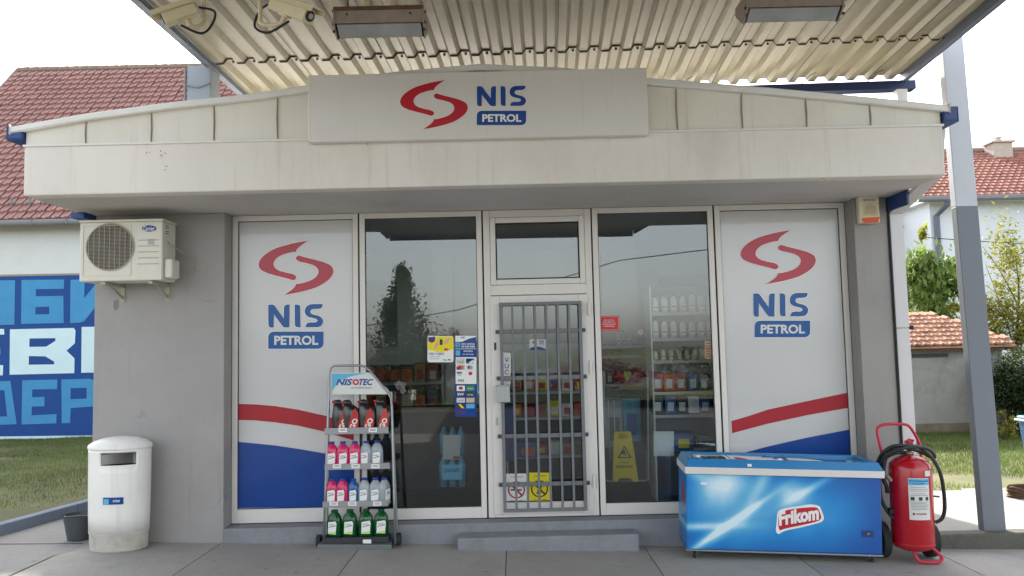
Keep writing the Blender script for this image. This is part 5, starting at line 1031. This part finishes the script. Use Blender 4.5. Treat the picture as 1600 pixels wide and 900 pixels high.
MB().hexa([(xr0, 15.5, rz-.08), (hx1, 15.5, rz-.08), (hx1, 20.4, ez0-.03), (xr0, 20.4, ez0-.03), (xr0, 15.5, rz), (hx1, 15.5, rz), (hx1, 20.4, ez0+.05), (xr0, 20.4, ez0+.05)]).to('rear_roof', 'tile', house)
poly('gable_wall', [[(HY, 5.0), (19.5, 5.0), (15.5, rz-.1)]], lambda y, z, d: Vector((hx0+2.1+d, y, z)), 'm_wall', house, 0, .2)
def vis_l(p):
    x, y = pproj(p); return -10 < x < 385 and y > 95 and not (x > 45 and y > 200) and not (x > 150 and y > 175+(x-150)*-.1)
tile_roof(house, eave, (1, 0, 0), slope, int((hx1-xr0)/.215), int(SL/.272), .215, .272, .05, 'tile', vis_l, 300)
x = xr0; rg = MB()
while x < hx1-.3:
    t_ = MB().loft([(0, .09, .09), (.30, .105, .105)], 10, 2); M4 = Matrix.Rotation(PI/2, 4, 'Y'); M4.translation = Vector((x, 15.5, rz+.0)); vs = [M4 @ Vector(v) for v in t_.v]; link('ridge_tile', vs, t_.f, 'tile_ridge', house); x += .29
MB().tube([(xr0-.1, EYv-.07, ez0-.01), (hx1, EYv-.07, ez0-.01)], .075, 12).to('gutter', 'gutter', house)
mb = MB()
for i in range(14): mb.box(xr0+.3+i*.8, EYv-.15, ez0-.07, xr0+.325+i*.8, EYv+.0, ez0+.07)
mb.to('gutter_bracket', 'gutter', house)
for k_ in (0, 1, 2):   # snow stops on the tiles
    p = W(22+28*k_, 318, EYv+.4); t_ = .07; q_ = eave+slope*t_; MB().tube([(p.x-.09, q_.y-.03, q_.z+.1), (p.x+.09, q_.y-.03, q_.z+.12)], .03, 6).tube([(p.x, q_.y-.03, q_.z+.0), (p.x, q_.y-.03, q_.z+.22)], .025, 6).to('snow_stop', 'gutter', house)
MB().tube([(xr0-.03, EYv, ez0+.05), (xr0-.03, 15.5, rz+.03)], .06, 8).to('verge', 'tile_ridge', house)
Pm = PX(HY)
poly('mural_ground', [[(-160, 434), (170, 429), (170, 681), (-160, 685)]], Pm, 'm_blue', house, 0, .004)
ml = lambda loops, c: poly('mural_letter', loops, Pm, c, house, .004, .008)
s_ = 150/482; cpx = lambda pts: [(x*s_, 420+y*280/900) for x, y in pts]
ml([cpx([(-120, 60), (76, 57), (72, 280), (0, 282), (-2, 200), (-50, 200), (-55, 284), (-130, 286)])], 'm_light')
ml([cpx([(108, 56), (322, 54), (320, 100), (180, 102), (180, 138), (318, 136), (320, 272), (106, 277)]), cpx([(178, 192), (178, 229), (247, 228), (247, 190)])], 'm_light')
ml([cpx([(354, 56), (426, 52), (422, 148), (480, 78), (560, 60), (560, 270), (480, 270), (480, 190), (424, 262), (402, 270), (352, 272)])], 'm_light')
ml([cpx([(-150, 304), (20, 302), (22, 330), (-60, 332), (-60, 400), (0, 402), (0, 430), (-60, 432), (-60, 482), (16, 484), (14, 535), (-150, 536)])], 'm_white')
ml([cpx([(50, 304), (370, 297), (379, 310), (376, 374), (334, 411), (374, 450), (373, 524), (48, 532)]), cpx([(148, 350), (147, 392), (232, 391), (278, 362), (278, 348)]), cpx([(145, 438), (144, 482), (272, 480), (272, 466), (228, 440)])], 'm_white')
ml([cpx([(410, 292), (560, 290), (560, 340), (480, 342), (480, 400), (560, 400), (560, 440), (480, 440), (480, 480), (560, 480), (560, 520), (408, 522)])], 'm_white')
ml([cpx([(-30, 566), (52, 563), (84, 780), (40, 782), (-60, 784), (-62, 745), (-40, 740)]), cpx([(-5, 610), (-12, 742), (36, 742), (22, 610)])], 'm_light')
ml([cpx([(112, 560), (288, 556), (286, 604), (162, 606), (162, 645), (224, 643), (223, 690), (160, 692), (158, 736), (284, 730), (283, 776), (108, 782)])], 'm_light')
ml([cpx([(308, 556), (450, 552), (500, 570), (510, 640), (480, 690), (355, 700), (352, 774), (310, 776)]), cpx([(355, 600), (354, 655), (435, 652), (435, 597)])], 'm_light')
poly('wall_base_edge', [[(-160, 684), (170, 680), (170, 684), (-160, 688)]], Pm, 'm_white', house, 0, .006); poly('mural_top_line', [[(-160, 432), (170, 426), (170, 429), (-160, 435)]], Pm, 'seam', house, 0, .006)
# ================================================================== RIGHT SIDE: SHED
SHY = 8.4
shed = thing('garden_shed', 'low grey rendered shed with an old orange tiled hip roof', 'shed', (9, SHY, 0))
zA = W(1480, 548, SHY).z; xR = W(1566, 560, SHY).x; xLs = xR-4.2
box('wall', (xLs, SHY, -.2, xR, SHY+3, zA), 'shed_wall', shed); box('wall_base', (xLs-.01, SHY-.02, -.2, xR+.012, SHY+.1, W(1480, 661, SHY).z), 'shed_base', shed, .01)
box('eaves_board', (xLs, SHY-.2, zA, xR+.2, SHY+3.1, zA+.09), 'rust', shed); box('door_lintel', (W(1425, 548, SHY).x, SHY-.03, zA-.12, W(1480, 548, SHY).x, SHY, zA-.05), 'dark', shed)
e0 = W(1500, 541, SHY-.25); ezs = e0.z; xe = W(1589, 541, SHY-.25).x; r1 = W(1538, 488, SHY+1.1); rzs = r1.z
sl = Vector((0, 1.35, rzs-ezs)); nyr = 8; lt_ = sl.length/nyr
MB().hexa([(xLs-.3, SHY-.25, ezs-.03), (xe, SHY-.25, ezs-.03), (xe-1.1, SHY+1.1, rzs-.03), (xLs-.3, SHY+1.1, rzs-.03), (xLs-.3, SHY-.25, ezs), (xe, SHY-.25, ezs), (xe-1.1, SHY+1.1, rzs), (xLs-.3, SHY+1.1, rzs)]).add([(xe, SHY-.25, ezs), (xe-1.1, SHY+1.1, rzs), (xe, SHY+3.2, ezs), (xLs-.3, SHY+3.2, ezs), (xLs-.3, SHY+1.1, rzs)], [(0, 2, 1), (1, 2, 3, 4)]).to('roof', 'tile_old', shed)
tile_roof(shed, (xLs-.3, SHY-.27, ezs+.005), (1, 0, 0), sl, int((xe-xLs+.3)/.17), nyr, .17, lt_, .035, 'tile_old', n_parts=0, xclip=lambda x, y: x < (xe-xLs+.25)-1.1*y/sl.length)
# ================================================================== WHITE HOUSE beyond
WYh = 19.0
wh = thing('white_house', 'tall white house with red tiled roof and chimney beyond the shed', 'house', (17, WYh, 0))
cx_ = W(1457, 400, WYh).x; ezw = W(1530, 316, WYh).z
box('wall', (cx_, WYh, -.4, 30, WYh+9, ezw), 'white_wall', wh)
box('side_wing', (cx_-5.5, WYh+2.0, -.4, cx_-.003, WYh+9, ezw-.0), 'white_wall', wh)
box('eaves', (cx_-.3, WYh-.45, ezw, 31, WYh+9.4, ezw+.10), 'm_wall', wh)
rw = W(1590, 236, WYh+4.5); e_ = Vector((cx_-.6, WYh-.55, ezw+.1)); slw = Vector((0, 5.05, rw.z-ezw-.1))
MB().hexa([(cx_-.6, WYh-.55, ezw+.08), (31, WYh-.55, ezw+.08), (31, WYh+4.5, rw.z-.05), (cx_-.6, WYh+4.5, rw.z-.05), (cx_-.6, WYh-.55, ezw+.1), (31, WYh-.55, ezw+.1), (31, WYh+4.5, rw.z), (cx_-.6, WYh+4.5, rw.z)]).add([(cx_-.6, WYh+4.5, rw.z), (31, WYh+4.5, rw.z), (31, WYh+9.5, ezw+.1), (cx_-.6, WYh+9.5, ezw+.1)], [(0, 1, 2, 3)]).to('roof', 'tile_far', wh)
tile_roof(wh, e_, (1, 0, 0), slw, int(11/.24), int(slw.length/.34), .24, .34, .05, 'tile_far', n_parts=0)
MB().tube([(cx_-.6, WYh+4.5, rw.z+.04), (31, WYh+4.5, rw.z+.04)], .13, 10).to('ridge', 'tile_ridge', wh)
MB().tube([(cx_-.7, WYh-.62, ezw+.04), (31, WYh-.62, ezw+.04)], .10, 10).to('gutter', 'gutter', wh)
px_ = W(1470, 320, WYh-.15).x
MB().tube([(px_, WYh-.6, ezw+.0), (px_-.02, WYh-.55, ezw-.15), (px_-.15, WYh-.12, ezw-.45), (px_-.15, WYh-.12, -.3)], .09, 10).to('downpipe', 'canopy_beam', wh)
c0 = W(1553, 240, WYh+3.6); c1 = W(1582, 222, WYh+3.6)
ch = MB().box(c0.x, WYh+3.6, rw.z-1.2, c1.x, WYh+4.2, c1.z).to('chimney', 'chimney', wh, bevel=.02); MB().box(c0.x-.08, WYh+3.52, c1.z, c1.x+.08, WYh+4.28, c1.z+.07).to('chimney_cap', 'chimney', ch)
MB().loft([(c1.z+.07, .14, .14), (c1.z+.22, .10, .10), (c1.z+.25, .17, .17), (c1.z+.30, .05, .05)], 12, 2, cx=(c0.x+c1.x)/2, cy=WYh+3.9).to('chimney_pot', 'chimney', ch)
Pv = WYh+1.9
wv = poly('balcony_window', rect(1409, 362, 1432, 395), PX(Pv+.05), 'int_dark', wh, 0, .05)
poly('blind', [[(1409, 360), (1421, 355), (1421, 380), (1409, 386)]], PX(Pv), 'beige', wh, 0, .03); poly('blind', [[(1424, 354), (1431, 350), (1431, 375), (1424, 379)]], PX(Pv), 'beige', wh, 0, .03)
poly('window_rail', [[(1406, 354), (1432, 343), (1432, 347), (1406, 358)]], PX(Pv-.05), 'dark', wh, 0, .05)
wr_ = MB().tube([W(1436, 370, 14), W(1510, 376, 14), W(1640, 383, 13.6)], .012, 5).to('overhead_wire', 'cable'); tag(wr_, 'thin wire crossing in front of the white house', 'wire')
# ================================================================== TREES AND SHRUBS
def leaves(name, cen, rad, n, size, mat, parent, seed=0, droop=.0, clumps=26, shell=.55, zmin=None, spread=.30, conic=False, cr=.30):
    rs = np.random.RandomState(seed); cen = np.array(cen); rad = np.array(rad)
    C_ = rs.normal(size=(clumps, 3)); C_ /= np.linalg.norm(C_, axis=1)[:, None]; C_ *= (rs.uniform(shell, 1, clumps)**.6)[:, None]
    if conic: C_[:, 2] = rs.uniform(-1, 1, clumps)**1; k_ = (1-C_[:, 2])/2; a_ = rs.uniform(0, 2*PI, clumps); C_[:, 0] = np.cos(a_)*k_*.8; C_[:, 1] = np.sin(a_)*k_*.8
    ci = rs.randint(0, clumps, n); off = rs.normal(size=(n, 3))*cr*rs.uniform(.5, 1.1, clumps)[ci][:, None]*.62
    if conic: off *= (.25+.75*(1-C_[ci, 2])/2)[:, None]
    P = cen+(C_[ci]+off)*rad
    a = rs.uniform(0, 2*PI, n); tilt = rs.normal(-droop, .5, n); L_ = size*rs.uniform(.6, 1.3, n); W_ = L_*.42
    dx = np.stack([np.cos(a)*np.cos(tilt), np.sin(a)*np.cos(tilt), np.sin(tilt)], 1); sx_ = np.stack([-np.sin(a), np.cos(a), rs.normal(0, .4, n)], 1)
    V = np.stack([P-dx*L_[:, None]*.5, P+sx_*W_[:, None]*.5, P+dx*L_[:, None]*.5, P-sx_*W_[:, None]*.5], 1).reshape(-1, 3)
    V -= np.array(OFF[parent.name]) if parent else 0
    me = bpy.data.meshes.new(name); me.vertices.add(4*n); me.vertices.foreach_set('co', V.ravel()); me.loops.add(4*n); me.loops.foreach_set('vertex_index', np.arange(4*n)); me.polygons.add(n); me.polygons.foreach_set('loop_start', np.arange(n)*4); me.polygons.foreach_set('loop_total', np.full(n, 4)); me.update(calc_edges=True)
    me.materials.append(mt[mat]); o = bpy.data.objects.new(name, me); COL.objects.link(o); o.parent = parent; return o
def tree(name, label, base, h, cen, rad, n, size, mat, seed, r=.06, **k):
    t = thing(name, label, 'shrub' if 'shrub' in name else 'tree', tuple(base)); rs = random.Random(seed); b = Vector(base); c = Vector(cen)
    tr = MB().tube(smooth_path([b-Vector((0, 0, .1)), b.lerp(c, .4)+Vector((rs.uniform(-.08, .08), 0, 0)), c, c+Vector((0, 0, rad[2]*.6))], 4), [r*(1-.8*i/12) for i in range(13)], 8)
    o = tr.to('trunk', 'bark', t, smooth=True); lm = MB()
    for i in range(9):
        a = b.lerp(c, rs.uniform(.5, 1)); e = c+Vector((rs.uniform(-1, 1)*rad[0], rs.uniform(-1, 1)*rad[1], rs.uniform(-.5, 1)*rad[2]))*.85; m_ = a.lerp(e, .5)+Vector((0, 0, .1))
        lm.tube(smooth_path([a, m_, e], 3), [r*.35, r*.3, r*.26, r*.22, r*.18, r*.14, r*.08], 5)
    lm.to('limbs', 'bark', t); leaves('crown', cen, rad, n, size, mat, t, seed, **k); return t
a = W(1446, 560, 13); tree('walnut_tree', 'green drooping leaved young tree between shop and white house', (a.x, 13, -.05), 5, W(1445, 455, 13), (.82, .7, 1.25), 3800, .22, 'leaf', 3, droop=.9, clumps=30)
leaves('upper_sprig', W(1447, 392, 13), (.2, .2, .5), 150, .24, 'leaf_y', bpy.data.objects['walnut_tree'], 9, droop=1.1, clumps=6)
leaves('low_foliage', W(1455, 490, 12), (.9, .5, .3), 500, .14, 'leaf_y', bpy.data.objects['walnut_tree'], 12, clumps=10)
a = W(1600, 690, 9.5); tree('fruit_tree', 'sparse yellow green tree at the right edge before the white house', (a.x+.3, 10.5, -.05), 5, W(1592, 470, 10.5), (.95, .8, 1.6), 4200, .11, 'leaf_y', 5, r=.05, clumps=34, shell=.4)
leaves('low_foliage', W(1572, 510, 10.5), (.65, .5, .75), 2600, .11, 'leaf_y', bpy.data.objects['fruit_tree'], 8, clumps=22, shell=.1, cr=.4)
a = W(1600, 700, 7.6); tree('conifer_shrub', 'dense dark green shrub beside the shed at the right edge', (a.x+.05, 7.6, -.05), 2, W(1600, 610, 7.6), (.58, .55, .82), 15000, .075, 'leaf_d', 6, r=.05, clumps=70, shell=.15, cr=.4)
tree('low_shrub', 'small pale leaved shrub at the foot of the dark shrub', tuple(W(1568, 700, 7.0)), .5, W(1570, 668, 7.0), (.2, .2, .25), 500, .09, 'leaf_y', 16, r=.015, clumps=10)
# blue container and coil at the right edge
cb = thing('waste_container', 'blue waste container with pale rim at the right edge', 'container', tuple(W(1600, 756, 1.9)))
a = W(1591, 668, 2.65); zt = W(1590, 668, 1.9).z; gzr = .1
MB().hexa([(a.x+.06, 1.9, gzr), (a.x+.7, 1.9, gzr), (a.x+.7, 2.6, gzr), (a.x+.06, 2.6, gzr), (a.x, 1.85, zt), (a.x+.78, 1.85, zt), (a.x+.78, 2.65, zt), (a.x, 2.65, zt)]).to('body', 'container_blue', cb, bevel=.02); box('rim', (a.x-.03, 1.82, zt, a.x+.82, 2.68, zt+.03), 'offwhite', cb, .01); box('lid', (a.x-.015, 1.84, zt+.03, a.x+.8, 2.66, zt+.07), 'fr_blue', cb, .02)
hc = thing('hose_coil', 'dark coiled hose lying on the lawn edge at the right', 'hose', tuple(W(1595, 812, 1.4)))
p = W(1597, 808, 1.3); mb = MB()
for i in range(4): mb.tube(hoop(p.x, .14+i*.03, .10+.01*i, .02, p.y, .0), .014, 6)
def flatring(c, r_, z, n=24): return [(c.x+r_*math.cos(2*PI*i/n), c.y+r_*math.sin(2*PI*i/n)*.8, z+.01*math.sin(i)) for i in range(n)]
for i in range(5): mb.tube(flatring(p, .13-.008*(i % 3), .135+i*.022), .013, 6, closed=True)
mb.to('coil', 'rust', hc)
# ================================================================== ACROSS THE FORECOURT (seen only in the glass)
sp = thing('spruce_tree', 'dark spruce behind the camera mirrored in the left window', 'tree', (-3.5, -18, 0)); MB().tube([(-3.5, -18, 0), (-3.5, -18, 4.2)], [.09, .02], 8).to('trunk', 'bark', sp); leaves('crown', (-3.5, -18, 2.3), (1.5, 1.5, 2.1), 14000, .15, 'leaf_d', sp, 4, droop=.2, clumps=120, conic=True, cr=.45)
tree('round_tree', 'russet leaved tree mirrored low in the left window', (-2.2, -19, 0), 3, (-2.2, -19, 1.7), (.9, .9, .8), 2500, .15, 'leaf_red', 31, clumps=20)
for i, (x, hh, m_, lb_) in enumerate(((-8, 1.5, 'leaf_red', 'russet hedge bush mirrored at the far left'), (-5, 1.3, 'leaf_d', 'dark hedge bush left of the mirrored spruce'), (0, 1.3, 'leaf_d', 'dark hedge bush mirrored behind the door'), (3.2, 1.4, 'leaf_red', 'russet hedge bush mirrored in the right window'), (6.5, 1.5, 'leaf_d', 'dark hedge bush mirrored at the right'))):
    t = thing('hedge_bush', lb_, 'bush', (x, -21, 0), group='bushes across the road'); MB().tube([(x, -21, -.05), (x, -21, hh)], .05, 6).to('trunk', 'bark', t); leaves('crown', (x, -21, hh*.55), (1.9, .7, hh*.62), 3500, .14, m_, t, 40+i, clumps=30, shell=.2)
fl = grid('verge', [-40, 40], [-26, -16.5], lambda x, y: .22, 'lawn', 'grass verge across the forecourt')
fm = lambda px, py, Ym: Vector((W(px, py, Ym).x, -Ym, W(px, py, Ym).z))
fp = thing('flag_post', 'wooden post with a white flag mirrored in the left window', 'post', fm(603, 640, 17)); MB().tube([fm(603, 645, 17), fm(602, 594, 17)], .06, 8).to('post', 'wood', fp)
poly('flag', [[(617, 598), (622, 594), (636, 599), (632, 606), (636, 611), (630, 616), (622, 612), (615, 617)]], lambda x, y, d: fm(x, y, 16.5+d), 'mid', fp, 0, .02); MB().tube([fm(617, 598, 16.55), fm(618, 640, 16.55)], .025, 6).to('flag_pole', 'steel_grey', fp)
sgn = thing('road_sign', 'small pale roadside board mirrored in the left window', 'sign', fm(644, 640, 17)); poly('board', rect(637, 608, 650, 625), lambda x, y, d: fm(x, y, 17+d), 'offwhite', sgn, 0, .03); MB().tube([fm(643.5, 625, 17.02), fm(644, 642, 17.02)], .03, 6).to('post', 'steel_grey', sgn)
o = MB().tube([(-20, -22, 1.6), (-8, -22, 2.4), (-2, -22, 3.3), (4, -22, 5.0), (10, -22, 5.6), (20, -22, 6.2)], .02, 5).to('overhead_wire', 'cable'); tag(o, 'overhead wire across the road mirrored in the windows', 'wire')
